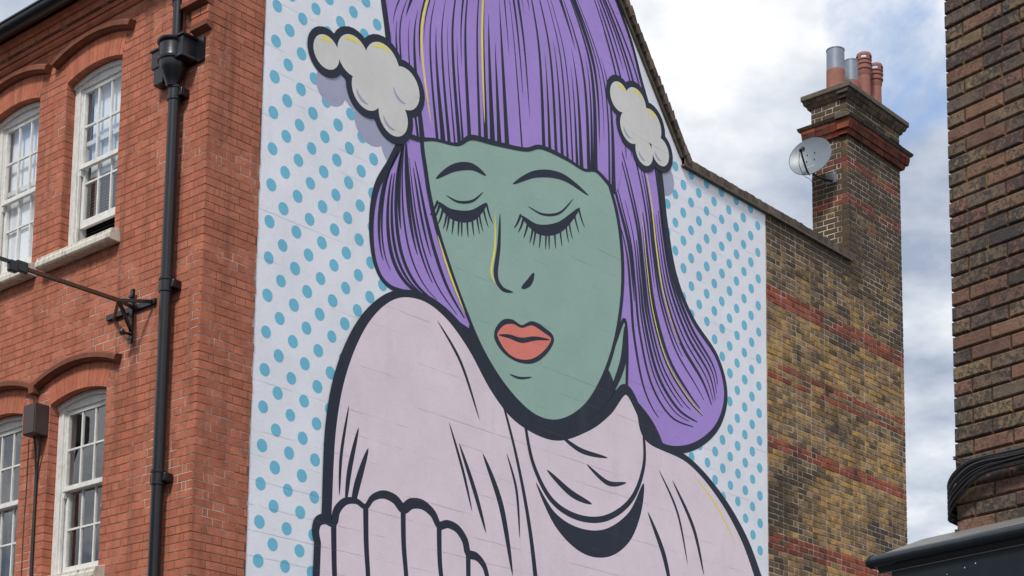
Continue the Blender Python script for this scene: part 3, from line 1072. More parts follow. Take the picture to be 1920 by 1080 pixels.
# ------------------------------------------------------------------ brown box on the pier between the windows
bx = thing('junction_box', 'dark brown metal box mounted high on the brick pier between lower windows', 'box', (RX, 13.95, EYE + 4.58))
MB().box(RX - 0.152, RX - 0.003, 13.83, 14.015, EYE + 4.615, EYE + 4.905).build('case', M['brown_metal'], bx, bevel=0.006)
MB().box(RX - 0.16, RX - 0.153, 13.836, 14.009, EYE + 4.621, EYE + 4.899).build('cover', M['brown_metal'], bx, bevel=0.003)
for i, (ya, yb, r_) in enumerate(((13.885, 13.955, 0.011), (13.955, 13.972, 0.010))):
    pts = spline([(RX - 0.07, ya, EYE + 4.62), (RX - 0.05, ya, EYE + 4.5), (RX - 0.018, yb, EYE + 4.22), (RX - 0.016, yb + 0.004, EYE + 3.6), (RX - 0.016, yb, EYE + 2.5), (RX - 0.016, yb, 0.4)], n=5)
    tag(MB().tube(pts, r_, 8).build('cable', M['cable'], None, smooth=True), ('black cable dropping from the brown box, ' + ('right strand' if i == 0 else 'left strand')), 'cable', 'cables under the brown box')
pts = spline([(RX - 0.008, 14.135, EYE + 4.64), (RX - 0.008, 14.13, EYE + 4.2), (RX - 0.010, 14.14, EYE + 3.7), (RX - 0.008, 14.135, EYE + 2.9), (RX - 0.008, 14.14, 0.4)], n=5)
tag(MB().tube(pts, 0.0035, 6).build('wire', M['cable'], None), 'thin black wire clipped to the brick pier beside the lower left window', 'wire')

# ------------------------------------------------------------------ yellow stock brick building with the chimney
YX0, YX1, CX0 = 17.905, 21.35, 19.91
yel = thing('stock_brick_building', 'sooty yellow brick rear building with red bands and a chimney', 'building', (YX0, RY, 0))
mb = MB()
mb.box(YX0 + 0.002, YX1 - 0.008, RY + 0.0055, RY + 0.40, 0, EYE + 9.09)
mb.box(FX1 + 0.002, YX0, RY + 0.023, RY + 0.40, 0, EYE + 9.09)
ywall = mb.build('side_wall', M['stock_mortar'], yel)
ywall['label'] = 'yellow stock brick wall with bands of red brick'
mb = MB()
mb.box(FX1, YX1 - 0.01, RY + 7.5, RY + 7.8, 0, EYE + 9.0)
mb.box(YX1 - 0.40, YX1 - 0.012, RY + 0.40, RY + 7.5, 0, EYE + 9.0)
mb.box(FX1 + 0.01, YX1 - 0.4, RY + 0.4, RY + 7.5, EYE + 8.6, EYE + 8.7)
mb.build('rear_shell', M['stock_mortar'], yel)
chim = MB().box(CX0 + 0.0055, YX1 - 0.008, RY + 0.0055, RY + 0.555, EYE + 9.0905, EYE + 11.44).build('chimney', M['stock_mortar'], yel)
chim['label'] = 'tall brick chimney stack with corbelled head'
YW = Wall(YX0, RY, (1, 0), (0, -1))
CF = Wall(CX0, RY, (1, 0), (0, -1))
CL = Wall(CX0, RY, (0, 1), (-1, 0))
BANDS = [(8.19, 3), (7.215, 1), (7.065, 1), (6.24, 2), (5.04, 3), (10.065, 2), (10.59, 2)]


def stock(z0):
    zr = z0 - EYE
    for top, n_ in BANDS:
        if top - n_ * COURSE - 0.01 < zr < top - 0.01:
            return M['red_band_brick'] if random.random() < 0.93 else M['stock_brick']
    return M['stock_brick'] if random.random() > 0.002 else M['red_band_brick']


class PerBrick:
    pass


zb = EYE + 8.19
for k in range(int(-zb / COURSE), 44):
    z0 = zb + k * COURSE
    if z0 < 0:
        continue
    zr = z0 - EYE
    par = k % 2
    corner = (0.1025, 0.215) if par else (0.215, 0.1025)
    if zr < 9.02:
        course('yellow', ywall, YW, z0, stock, [(random.uniform(0.0, 0.012), YX1 - YX0)], par, jit=0.003, ch=0.006)
    elif zr < 9.09:
        course('yellow', ywall, YW, z0, stock, [(0.0, CX0 - YX0 + 0.1)], par, jit=0.003, ch=0.006, h=0.065)
    if zr >= 9.02 and zr < 10.90 or 11.16 < zr < 11.40:
        L_end = YX1 - CX0
        course('yellow', chim, CF, z0, stock, [(0.0, L_end)], par, corner=corner, jit=0.002, ch=0.006)
        st = (0.215 if par else 0.1025) + GAP
        course('yellow', chim, CL, z0, stock, [(st, 0.56)], par, jit=0.002, ch=0.006, closer=par == 0)
# mouldings of the chimney head: each course a ring of bricks


def ring_course(name, z0, z1, out, mat, piece=0.2, out2=None):
    """moulded bricks round the stack; profile leans from out (bottom) to out2 (top)"""
    out2 = out if out2 is None else out2
    lo, hi = min(out, out2), max(out, out2)
    for wall, length, ext in ((CF, YX1 - CX0, True), (CL, 0.56, False)):
        s0, s1 = (-hi, length + hi) if ext else (0.0, length + hi)
        n_ = max(1, int(round((s1 - s0) / piece)))
        for i in range(n_):
            a, b = s0 + (s1 - s0) * i / n_ + 0.003, s0 + (s1 - s0) * (i + 1) / n_ - 0.003
            if i == 0:
                a -= 0.003
            j = random.uniform(-0.006, 0.006)
            dz = random.uniform(-0.004, 0.002)
            q = [(-0.10, 0), (out + j, 0), (out2 + j, (z1 - z0) + dz), (-0.10, (z1 - z0) + dz)]
            o_ = MB().prism(q, lambda p, t: wall.p(t, EYE + z0 + p[1], p[0]), a, b)
            o_.build(name, mat, chim)
    # back and far side are plain
    MB().box(CX0 - lo + 0.01, YX1 + lo, RY + 0.30, RY + 0.56 + lo, EYE + z0 + 0.004, EYE + z1 - 0.008).build(name, mat, chim)


ring_course('moulded_brick', 10.885, 10.945, 0.035, M['red_band_brick'], 0.2, 0.060)
ring_course('moulded_brick', 10.950, 11.020, 0.075, M['red_band_brick'], 0.11, 0.100)
ring_course('moulded_brick', 11.024, 11.082, 0.100, M['red_band_brick'], 0.22)
ring_course('weathering_slab', 11.086, 11.118, 0.118, M['chimney_cement'], 0.35, 0.145)
ring_course('weathering_slab', 11.120, 11.165, 0.145, M['chimney_cement'], 0.35, 0.01)
ring_course('moulded_brick', 11.415, 11.465, 0.012, M['coping_brick'], 0.11, 0.050)
ring_course('moulded_brick', 11.468, 11.515, 0.055, M['coping_brick'], 0.11, 0.085)
MB().box(CX0 - 0.105, YX1 + 0.105, RY - 0.105, RY + 0.665, EYE + 11.52, EYE + 11.595).build('cap', M['chimney_cement'], chim, bevel=0.012)
MB().prism([(0, 0), (1, 0), (0.85, 0.06), (0.15, 0.06)], lambda p, t: (CX0 + 0.05 + p[0] * (YX1 - CX0 - 0.1), t, EYE + 11.594 + p[1]), RY + 0.12, RY + 0.44).build('flaunching', M['chimney_cement'], chim)

potz = EYE + 11.60
PC = RY + 0.28
for i, (x, r, h, hz) in enumerate(((20.11, 0.130, 0.36, 0.30), (20.53, 0.100, 0.37, 0.30))):
    pot = MB().lathe((x, PC, potz), [(r * 1.02, 0), (r * 0.985, h), (r * 0.9, h)], 28).build('chimney_pot', M['terracotta'], chim, smooth=True)
    pot['label'] = ('wide' if i == 0 else 'narrower') + ' plain pot with zinc liner standing out of it'
    MB().lathe((x, PC, potz), [(r * 0.96, h - 0.05), (r * 0.95, h + hz), (r * 0.99, h + hz), (r * 0.99, h + hz + 0.012), (r * 0.93, h + hz + 0.012), (r * 0.90, h)], 28, cap=False).build('pot_liner', M['zinc'], chim, smooth=True)
for i, (x, h) in enumerate(((20.885, 0.60), (21.20, 0.56))):
    r = 0.082
    prof = [(r * 1.05, 0), (r, h), (r * 1.04, h), (r * 1.04, h + 0.01), (r * 1.15, h + 0.03), (r * 1.15, h + 0.075), (r * 1.32, h + 0.085), (r * 1.36, h + 0.105), (r * 1.2, h + 0.115), (r * 1.2, h + 0.15), (r * 1.36, h + 0.16), (r * 1.38, h + 0.18), (r * 1.18, h + 0.19), (r * 1.18, h + 0.215), (r * 1.34, h + 0.222), (r * 1.34, h + 0.235), (r * 1.05, h + 0.24), (r * 0.9, h + 0.1)]
    pot = MB().lathe((x, PC, potz), prof, 28).build('louvred_pot', M['terracotta'], chim, smooth=True)
    pot['label'] = 'ribbed terracotta pot with open crown, ' + ('third along the stack' if i == 0 else 'at the far end of the stack')
    top = potz + h + 0.235
    cr = MB()
    for j in range(5):
        a = 2 * math.pi * j / 5 + 0.5
        c_, s_ = math.cos(a), math.sin(a)
        q = [Vector((x + c_ * r * rr - s_ * dd, PC + s_ * r * rr + c_ * dd, 0)) for rr, dd in ((1.12, -0.022), (1.32, -0.022), (1.32, 0.022), (1.12, 0.022))]
        cr.add([(p.x, p.y, top) for p in q] + [(p.x, p.y, top + 0.05) for p in q], [(0, 3, 2, 1), (4, 5, 6, 7), (0, 1, 5, 4), (1, 2, 6, 5), (2, 3, 7, 6), (3, 0, 4, 7)])
    cr.lathe((x, PC, top + 0.045), [(r * 1.12, 0), (r * 1.34, 0), (r * 1.34, 0.015), (r * 1.22, 0.045), (r * 1.05, 0.05), (r * 1.05, 0)], 28, cap=False)
    cr.build('pot_crown', M['terracotta'], chim, smooth=True)

# parapet coping: bricks on edge over a creasing course
MB().box(FX1 - 0.02, CX0 + 0.02, RY - 0.045, RY + 0.42, EYE + 9.088, EYE + 9.112).build('tile_creasing', M['chimney_cement'], yel)
x = FX1 + 0.01
while x < CX0 + 0.03:
    w = 0.066 + random.uniform(-0.003, 0.003)
    dz = random.uniform(-0.005, 0.004)
    MB().box(x, x + w, RY - 0.028 + random.uniform(-.006, .006), RY + 0.40, EYE + 9.115, EYE + 9.215 + dz).build('coping_brick', M['coping_brick'], yel)
    x += w + 0.008
MB().box(FX1 + 0.01, CX0 + 0.01, RY - 0.018, RY + 0.39, EYE + 9.113, EYE + 9.203).build('coping_bed', M['chimney_cement'], yel)

# ------------------------------------------------------------------ satellite dish on the chimney
DC = Vector((CX0 - 0.33, RY + 0.36, EYE + 10.53))
dish = thing('satellite_dish', 'grey satellite dish fixed to the side of the brick chimney', 'satellite dish', (DC.x, DC.y, DC.z - 0.25))
dn = Vector((-0.93, -0.20, 0.20)).normalized()
dx = Vector((0, 0, 1)).cross(dn).normalized()
dy = dn.cross(dx)


def dp(a, b, c):
    return DC + dx * a + dy * b + dn * c


mb = MB()
RA, RB, seg, nr = 0.295, 0.285, 48, 8
vs, fs = [], []
for side in (0, 1):
    base = len(vs)
    for i in range(nr + 1):
        rr = max(i / nr, 0.01)
        for j in range(seg):
            a = 2 * math.pi * j / seg
            vs.append(dp(RA * rr * math.cos(a), RB * rr * math.sin(a), 0.055 * rr * rr - 0.012 * side))
    for i in range(nr):
        for j in range(seg):
            q = (base + i * seg + j, base + i * seg + (j + 1) % seg, base + (i + 1) * seg + (j + 1) % seg, base + (i + 1) * seg + j)
            fs.append(q if side == 0 else q[::-1])
n1 = (nr + 1) * seg
fs += [(nr * seg + j, nr * seg + (j + 1) % seg, n1 + nr * seg + (j + 1) % seg, n1 + nr * seg + j) for j in range(seg)]
mb.add(vs, fs).build('reflector', M['dish_grey'], dish, smooth=True)
rim = [dp(RA * math.cos(2 * math.pi * j / 48), RB * math.sin(2 * math.pi * j / 48), 0.050) for j in range(49)]
MB().tube(rim, 0.007, 6, cap=False).build('rim', M['dish_grey'], dish, smooth=True)
for a, b in ((-0.06, 0.06), (0.045, 0.075), (-0.06, -0.045), (0.045, -0.03)):
    p = dp(a, b, 0.012)
    MB().tube([p - dn * 0.004, p + dn * 0.006], 0.008, 8).build('bolt', M['black_iron'], dish)
arm = spline([dp(0.0, -0.27, 0.02), dp(-0.01, -0.26, 0.10), dp(-0.02, -0.16, 0.26), dp(-0.02, -0.10, 0.33)], n=6)
MB().tube(arm, 0.013, 8).build('feed_arm', M['black_iron'], dish, smooth=True)
MB().tube([dp(-0.02, -0.11, 0.35), dp(-0.02, -0.06, 0.31), dp(-0.02, -0.04, 0.28)], [0.024, 0.030, 0.034], 14).build('receiver', M['black_iron'], dish, smooth=True)
MB().tube(spline([dp(-0.03, -0.06, 0.33), dp(-0.09, -0.2, 0.2), dp(-0.06, -0.30, 0.06), dp(0.02, -0.36, -0.02), dp(0.05, -0.6, -0.2)], n=6), 0.004, 6).build('lead', M['cable'], dish, smooth=True)
wallp = Vector((CX0 - 0.004, RY + 0.24, EYE + 10.285))
MB().tube(spline([dp(0.02, -0.10, -0.03), dp(0.02, -0.20, -0.10), wallp + Vector((-0.10, 0, -0.02)), wallp], n=6), 0.018, 10).build('mast', M['black_iron'], dish, smooth=True)
MB().box(CX0 - 0.02, CX0 - 0.002, RY + 0.17, RY + 0.30, EYE + 10.25, EYE + 10.40).build('wall_plate', M['zinc'], dish)
mk = MB()
for pl in ([(-0.06, -0.165), (-0.045, -0.14), (-0.035, -0.165)], [(-0.025, -0.16), (-0.01, -0.16), (-0.022, -0.142), (-0.008, -0.138)], [(0.0, -0.158), (0.008, -0.136), (0.018, -0.155), (0.03, -0.132)], [(0.036, -0.15), (0.046, -0.125)]):
    q = [dp(a, b, 0.055 * ((a / RA) ** 2 + (b / RB) ** 2) + 0.004) for a, b in pl]
    mk.tube(q, 0.0035, 5)
mk.build('lettering', M['letter'], dish)

# ------------------------------------------------------------------ near wall at the right
ca, sa_ = math.cos(math.radians(11.5)), math.sin(math.radians(11.5))
QX, QY = 7.497, 3.834
NW = Wall(QX, QY, (-sa_, -ca), (-ca, sa_))
near = thing('rustic_brick_building', 'mottled brown brick building corner close by on the right', 'building', (QX, QY, 0))
NTOP = EYE + 7.6


def wbox(mb, s0, s1, o0, o1, z0, z1):
    q = [NW.p(s0, 0, o0), NW.p(s1, 0, o0), NW.p(s1, 0, o1), NW.p(s0, 0, o1)]
    return mb.add([(p.x, p.y, z0) for p in q] + [(p.x, p.y, z1) for p in q], [(0, 3, 2, 1), (4, 5, 6, 7), (0, 1, 5, 4), (1, 2, 6, 5), (2, 3, 7, 6), (3, 0, 4, 7)])


nw = wbox(MB(), 0.013, 3.2, -0.9, -0.011, 0, NTOP).build('brick_wall', M['brown_mortar'], near)
zb = EYE + 2.676
for k in range(int(-zb / COURSE), 65):
    z0 = zb + k * COURSE
    if z0 < 0 or z0 > NTOP - 0.07:
        continue
    par = k % 2
    corner = (0.1025, 0.215) if par else (0.215, 0.1025)
    course('near', nw, NW, z0, M['rustic_brick'], [(0.0, 3.2)], 0, corner=corner, bond='stretcher', jit=0.003, ch=0.006)
    # end elevation, seen only from the side
    EW = Wall(QX, QY, (ca, -sa_), (sa_, ca))
    st = (0.215 if par else 0.1025) + GAP
    course('near', nw, EW, z0, M['rustic_brick'], [(st, 0.9)], 0, bond='stretcher', jit=0.003, ch=0.006)
wbox(MB(), -0.03, 3.25, -0.95, 0.03, NTOP, NTOP + 0.08).build('coping', M['chimney_cement'], near)

# ------------------------------------------------------------------ shop canopy under it
can = thing('shop_canopy', 'dark blue grey metal shop canopy with rounded gutter edge at bottom right', 'canopy', tuple(NW.p(0.3, 0.0)))
S0 = -0.255
zc = EYE + 1.797
g_out = 0.31
prof = [(-math.cos(t) * 0.034, math.sin(t) * 0.030) for t in [math.radians(a) for a in range(-90, 271, 24)][:-1]]
MB().prism(prof, lambda p, t: NW.p(t, zc + p[1], g_out + p[0]), S0, 3.0).build('gutter_edge', M['slate_metal'], can, smooth=True)
capm = MB()
capm.prism([(a * 1.12, b * 1.12) for a, b in prof], lambda p, t: NW.p(t, zc + p[1], g_out + p[0]), S0 + 0.015, S0 + 0.0)
capm.prism([(a * 0.75, b * 0.75) for a, b in prof], lambda p, t: NW.p(t, zc + p[1], g_out + p[0]), S0, S0 - 0.016)
capm.build('end_cap', M['slate_metal'], can, smooth=True)
fl = MB()
fl.prism([(g_out - 0.005, 0.031), (0.003, 0.150), (0.003, 0.142), (g_out - 0.005, 0.024)], lambda p, t: NW.p(t, zc + p[1], p[0]), S0 + 0.06, 3.0)
fl.build('flashing', M['flashing'], can)
MB().prism([(0.25, 0.0), (0.255, -0.053), (0.287, -0.0535), (0.31, -0.02), (0.31, 0.0)], lambda p, t: NW.p(t, zc + p[1], p[0]), S0 + 0.03, 3.0).build('drip_trim', M['slate_metal'], can)
wbox(MB(), S0 + 0.105, 3.0, 0.02, 0.288, EYE + 1.12, zc - 0.054).build('fascia', M['slate_metal'], can)
tr_ = MB()
wbox(tr_, S0 + 0.10, 3.0, 0.286, 0.293, zc - 0.058, zc - 0.0545)
tr_.build('bead', M['flashing'], can)
for s_, z_, r_ in ((0.33, 1.70, 0.003), (0.27, 1.69, 0.003), (0.17, 1.675, 0.002)):
    p = NW.p(s_, EYE + z_, 0.2885)
    MB().lathe((p.x, p.y, p.z), [(0.001, -r_), (r_, 0), (0.001, r_)], 8).build('rivet', M['letter'], can)
posts = MB()
for s_ in (S0 + 0.16, 1.5, 2.9):
    wbox(posts, s_, s_ + 0.08, 0.18, 0.26, 0.0, EYE + 1.12)
posts.build('post', M['slate_metal'], can)

# ------------------------------------------------------------------ cables wrapped round the corner
bun = thing('cable_bundle', 'bundle of black cables bent round the near brick corner above the canopy', 'cables', tuple(NW.p(0, EYE + 2.0)))
for i in range(15):
    t = i / 14
    o = 0.030 + 0.020 * random.random()
    zt = EYE + 2.255 - 0.085 * t + random.uniform(-.006, .006)
    zd = EYE + 2.215 - 0.135 * t
    zr_ = EYE + 2.17 - 0.155 * t
    pts = spline([NW.p(2.6, EYE + 2.33 - 0.03 * t, 0.02), NW.p(0.9, EYE + 2.258 - 0.05 * t + random.uniform(-.008, .008), o), NW.p(0.42, EYE + 2.245 - 0.055 * t + random.uniform(-.006, .006), o + 0.012),
                  NW.p(0.16 + 0.04 * t, zt, o + 0.024), NW.p(0.05, zd, o + 0.022), NW.p(-0.022, zr_, 0.026), NW.p(-0.042, zr_ - 0.014, -0.04), NW.p(-0.035, zr_ - 0.03, -0.2), NW.p(-0.03, zr_ - 0.03, -0.8)], n=8)
    MB().tube(pts, random.choice((0.0035, 0.0045, 0.006)), 8).build('cable_strand', M['cable'], bun, smooth=True)
for i, (za, zb_) in enumerate(((2.31, 2.265), (1.955, 1.905))):
    for d_ in (0.0, 0.010):
        pts = spline([NW.p(0.006, EYE + za + 0.012 - d_, -0.1), NW.p(-0.004, EYE + za - d_, 0.004), NW.p(0.05, EYE + (za + zb_) / 2 - d_, 0.018), NW.p(0.15, EYE + zb_ - d_, 0.022), NW.p(0.5, EYE + zb_ - 0.02 - d_, 0.012), NW.p(1.2, EYE + zb_ - 0.05, 0.012)], n=6)
        MB().tube(pts, 0.0032, 6).build('loose_wire', M['cable'], bun, smooth=True)

PAINT_FILLS = {
    'hair': [(11.2, 9.4), (11.26, 8.76), (11.38, 8.26), (11.51, 7.86), (11.36, 7.48), (11.17, 7.14), (11.11, 6.75), (11.17, 6.39), (11.36, 6.21), (11.8, 6.21), (12.49, 6.07), (13.48, 5.88), (15.31, 5.8), (15.76, 5.6), (16.33, 5.73), (16.82, 6.08), (17.01, 6.52), (16.83, 6.94), (16.34, 7.27), (16.0, 7.69), (15.81, 8.28), (15.71, 8.83), (15.57, 9.37), (15.33, 9.86), (15.08, 10.35), (14.58, 10.92), (13.93, 11.13), (12.79, 10.96), (11.68, 10.19)],
    'face': [(11.79, 8.02), (11.84, 7.48), (11.99, 7.03), (12.19, 6.65), (12.43, 6.28), (12.72, 5.91), (13.09, 5.61), (13.51, 5.43), (13.92, 5.46), (14.34, 5.72), (14.66, 6.15), (14.88, 6.67), (14.99, 7.26), (14.96, 7.81), (14.81, 8.27), (14.52, 8.6), (13.97, 8.83), (13.09, 8.74), (12.28, 8.43)],
    'neck': [(14.28, 5.67), (14.55, 6.04), (14.83, 6.53), (15.04, 6.9), (15.08, 6.35), (15.0, 5.91), (14.55, 5.56)],
    'fringe': [(11.26, 9.21), (11.38, 8.47), (11.51, 7.89), (11.68, 7.82), (11.94, 7.9), (12.27, 7.97), (12.48, 8.12), (12.85, 8.19), (13.31, 8.29), (13.57, 8.41), (13.97, 8.43), (14.29, 8.41), (14.53, 8.47), (14.85, 8.34), (14.97, 8.76), (14.9, 9.38), (14.7, 9.94), (14.46, 10.6), (13.94, 11.01), (12.79, 10.78), (11.76, 10.06)],
    'jumper': [(10.63, 2.0), (10.63, 3.26), (10.64, 3.85), (10.66, 4.65), (10.78, 5.24), (11.04, 5.77), (11.4, 6.12), (11.8, 6.23), (12.18, 6.15), (12.54, 5.92), (12.9, 5.57), (13.28, 5.35), (13.84, 5.3), (14.37, 5.52), (14.74, 5.79), (15.04, 6.1), (15.29, 5.91), (15.46, 5.63), (16.23, 5.55), (16.87, 5.25), (17.37, 4.83), (17.7, 4.36), (17.81, 2.75)],
    'cloud_left': [(10.47, 8.23), (10.81, 8.33), (11.2, 8.38), (11.5, 8.27), (11.0, 8.06), (11.36, 7.93), (11.18, 8.11)],
    'cloud_right': [(14.92, 9.5), (15.22, 9.52), (15.5, 9.36), (15.69, 9.12), (15.12, 9.21), (15.38, 9.01), (15.32, 9.24)],
    'cuff': [(10.52, 1.99), (10.47, 3.23), (10.54, 3.55), (10.82, 3.85), (11.33, 4.05), (11.9, 4.05), (12.43, 3.87), (12.77, 3.53), (13.04, 3.0), (13.22, 2.27)],
    'chin_shadow': [(12.49, 6.13), (13.06, 5.78), (13.51, 5.57), (13.92, 5.59), (14.32, 5.8), (14.73, 6.26), (14.88, 5.63), (13.84, 5.13), (12.99, 5.34)],
    'hair_gap': [(15.12, 6.03), (15.56, 5.85), (15.76, 5.53), (15.27, 5.48)],
    'lips': [(12.89, 6.14), (12.99, 6.29), (13.14, 6.35), (13.29, 6.34), (13.46, 6.42), (13.65, 6.4), (13.79, 6.34), (13.67, 6.16), (13.46, 6.01), (13.21, 5.96), (13.01, 6.01)],
    'collar_shadow': [(13.54, 4.73), (13.85, 4.47), (14.25, 4.38), (14.7, 4.45), (15.12, 4.72), (15.38, 5.1), (15.34, 4.76), (15.13, 4.39), (14.75, 4.15), (14.29, 4.12), (13.85, 4.33)],
}
PAINT_LINES = {
    'collar': [(13.36, 5.31), (13.5, 4.91), (13.8, 4.59), (14.24, 4.49), (14.73, 4.58), (15.17, 4.88), (15.39, 5.32), (15.37, 5.75)],
    'sleeve': [(12.99, 5.5), (13.2, 5.02), (13.38, 4.49), (13.51, 3.96), (13.61, 3.3), (13.67, 2.37)],
    'eye_left': [(12.01, 7.27), (12.21, 7.21), (12.5, 7.29), (12.73, 7.5)],
    'eye_right': [(13.26, 7.54), (13.54, 7.48), (13.89, 7.62), (14.23, 7.95)],
    'lid_left': [(12.12, 7.38), (12.3, 7.37), (12.51, 7.45), (12.67, 7.6)],
    'lid_right': [(13.36, 7.68), (13.61, 7.67), (13.89, 7.78), (14.12, 8.02)],
    'brow_left': [(11.97, 7.5), (12.22, 7.7), (12.49, 7.81), (12.71, 7.79)],
    'brow_right': [(13.12, 7.84), (13.49, 8.08), (13.93, 8.2), (14.38, 8.14)],
    'nose': [(12.93, 7.46), (12.92, 7.11), (12.88, 6.78), (12.98, 6.66), (13.15, 6.67)],
    'nose_shine': [(12.85, 7.43), (12.86, 7.09), (12.81, 6.79), (12.88, 6.68)],
    'nostril': [(13.28, 6.75), (13.4, 6.85), (13.48, 6.98)],
    'mouth': [(12.93, 6.15), (13.1, 6.18), (13.29, 6.19), (13.51, 6.27), (13.75, 6.32)],
    'chin': [(13.11, 5.78), (13.27, 5.78), (13.47, 5.84)],
    'crease_left': [(10.85, 8.37), (10.94, 8.27), (10.86, 8.13)],
    'crease_left_low': [(11.05, 7.89), (11.2, 8.04), (11.24, 8.2)],
    'crease_right': [(15.65, 9.36), (15.42, 9.27), (15.26, 9.3)],
    'shine_left': [(11.0, 8.37), (10.82, 8.26), (10.59, 8.37), (10.36, 8.26)],
    'shine_right': [(14.81, 9.39), (14.94, 9.62), (15.16, 9.72), (15.32, 9.61)],
    'cuff': [(10.47, 3.52), (10.82, 3.86), (11.36, 4.04), (11.94, 4.02), (12.47, 3.83), (12.75, 3.5)],
    'inner_right': [(14.62, 8.52), (14.83, 8.08), (15.03, 7.65), (15.11, 7.17), (15.17, 6.69), (15.36, 6.12), (15.71, 5.83), (16.23, 5.87)],
    'outer_right': [(15.35, 9.81), (15.59, 9.31), (15.73, 8.77), (15.84, 8.22), (16.02, 7.69), (16.37, 7.24), (16.83, 6.87), (16.9, 6.5)],
    'inner_left': [(11.59, 7.84), (11.76, 7.51), (11.91, 7.12), (12.06, 6.78), (12.25, 6.45), (12.49, 6.18)],
    'outer_left': [(11.46, 7.65), (11.22, 7.21), (11.13, 6.75), (11.19, 6.4), (11.4, 6.25), (11.8, 6.23)],
    'top_line': [(11.81, 9.79), (12.47, 10.24), (13.23, 10.59), (13.89, 10.73)],
    'bottom_line': [(11.57, 7.87), (12.6, 8.16), (13.79, 8.48), (14.77, 8.41)],
    'crown_inner': [(13.95, 11.02), (14.32, 10.61), (14.66, 10.05), (14.9, 9.44), (14.99, 8.77)],
    'crown_outer': [(14.36, 10.95), (14.82, 10.5), (15.18, 10.06), (15.42, 9.64), (15.61, 9.18)],
    'jaw_shine': [(12.01, 6.93), (12.19, 6.59), (12.43, 6.23)],
    'shoulder_shine': [(16.33, 5.4), (16.81, 5.11), (17.2, 4.73)],
    'neckline': [(15.04, 6.84), (15.0, 6.4), (14.74, 5.9)],
}
PAINT_FOLDS = [[(10.88, 4.91), (10.8, 4.43), (10.79, 4.03)],
    [(11.01, 4.73), (10.91, 4.31), (10.87, 3.95)],
    [(11.14, 4.56), (11.01, 4.18), (10.95, 3.91)],
    [(12.22, 5.07), (12.43, 4.63), (12.58, 4.23)],
    [(12.37, 4.89), (12.61, 4.45), (12.79, 4.05)],
    [(12.72, 4.86), (13.01, 4.37), (13.2, 3.68)],
    [(13.08, 4.94), (13.24, 4.58), (13.3, 4.09)],
    [(13.92, 5.32), (14.28, 5.23), (14.74, 5.25)],
    [(13.71, 4.9), (14.11, 4.73), (14.47, 4.68)],
    [(15.66, 5.32), (16.02, 4.89), (16.22, 4.31)],
    [(15.92, 5.25), (16.33, 4.77), (16.54, 4.24)],
    [(15.46, 4.79), (15.76, 4.35), (15.92, 3.89)],
    [(12.03, 6.05), (12.38, 5.71), (12.67, 5.18)],
    [(14.37, 5.1), (14.74, 4.97), (15.07, 5.04)],
    [(11.53, 3.3), (11.68, 2.92), (11.76, 2.52)]]

# ------------------------------------------------------------------ mural on the flank wall (a plain stand-in portrait)
mural = thing('mural', 'huge pop art mural of a violet haired green faced woman on blue polka dots', 'mural', (YX0 - 4, RY, EYE + 2.0))
MU0, MU1, MZ0 = 9.712, 17.90, EYE + 1.9
YB = RY + 0.008                        # face of the render coat


def plane_mesh(name, pts, layer, mat, parent):
    y = YB - 0.0008 * layer
    v = [(p[0], y, p[1]) for p in pts]
    o = MB().add(v, [tuple(range(len(v)))]).build(name, mat, parent, recalc=False)
    nrm = o.data.polygons[0].normal
    if nrm.y > 0:
        o.data.flip_normals()
    return o


edge = []
zz = MZ0
while zz < FRONT(MU0) - 0.3:
    edge.append((MU0 + random.uniform(-0.012, 0.004), zz))
    zz += 0.075
outline = [(MU1, MZ0), (MU1, EYE + 9.085), (FX1, EYE + 9.085), (FX1 - 0.005, VERGE(FX1) - 0.09), (XR, VERGE(XR) - 0.12), (MU0, FRONT(MU0) - 0.1)] + edge[::-1]
MB().prism(outline, lambda p, t: (p[0], t, p[1]), YB, YB + 0.012).build('render_coat', P['white'], mural)


def up_z(pts):
    return [(p[0], p[1] + EYE) for p in pts]


def fill(name, pts, layer, mat, smooth=True):
    pts = up_z(pts)
    return plane_mesh(name, spline(pts, True, 7) if smooth else pts, layer, mat, mural)


def ribbon(mb, pts, w, layer, profile, closed=False):
    y = YB - 0.0008 * layer
    n = len(pts)
    L, R_ = [], []
    for i, p in enumerate(pts):
        if closed:
            t = pts[(i + 1) % n] - pts[i - 1]
        else:
            t = pts[min(i + 1, n - 1)] - pts[max(i - 1, 0)]
        if t.length < 1e-6:
            t = Vector((1, 0))
        t.normalize()
        nn = Vector((-t.y, t.x))
        hw = w * profile(i / (n - 1)) / 2
        L.append(p + nn * hw)
        R_.append(p - nn * hw)
    vs = [(p.x, y, p.y) for p in L] + [(p.x, y, p.y) for p in R_]
    m = n if closed else n - 1
    mb.add(vs, [(i, n + i, n + (i + 1) % n, (i + 1) % n) for i in range(m)])


TAPER = lambda t: max(0.02, math.sin(math.pi * min(1, max(0, t))) ** 0.7)
TAIL = lambda t: max(0.02, (1 - t) ** 0.6) if t > 0.08 else max(0.05, t / 0.08)
INK = lambda t: 0.85 + 0.3 * math.sin(t * 17.0) * math.sin(t * 5.0)
FLAT = lambda t: 1.0


def line(name, pts, w, layer, mat, profile=TAPER, closed=False, n=8):
    mb = MB()
    ribbon(mb, spline(up_z(pts), closed, n), w, layer, profile, closed)
    return mb.build(name, mat, mural, recalc=False)


F_, L_ = PAINT_FILLS, PAINT_LINES
# polka dots: a diagonal lattice either side of the figure
from mathutils.geometry import intersect_point_tri_2d


def inside(poly, p):
    c, n = False, len(poly)
    for i in range(n):
        (x1, y1), (x2, y2) = poly[i], poly[i - 1]
        if (y1 > p[1]) != (y2 > p[1]) and p[0] < (x2 - x1) * (p[1] - y1) / (y2 - y1) + x1:
            c = not c
    return c


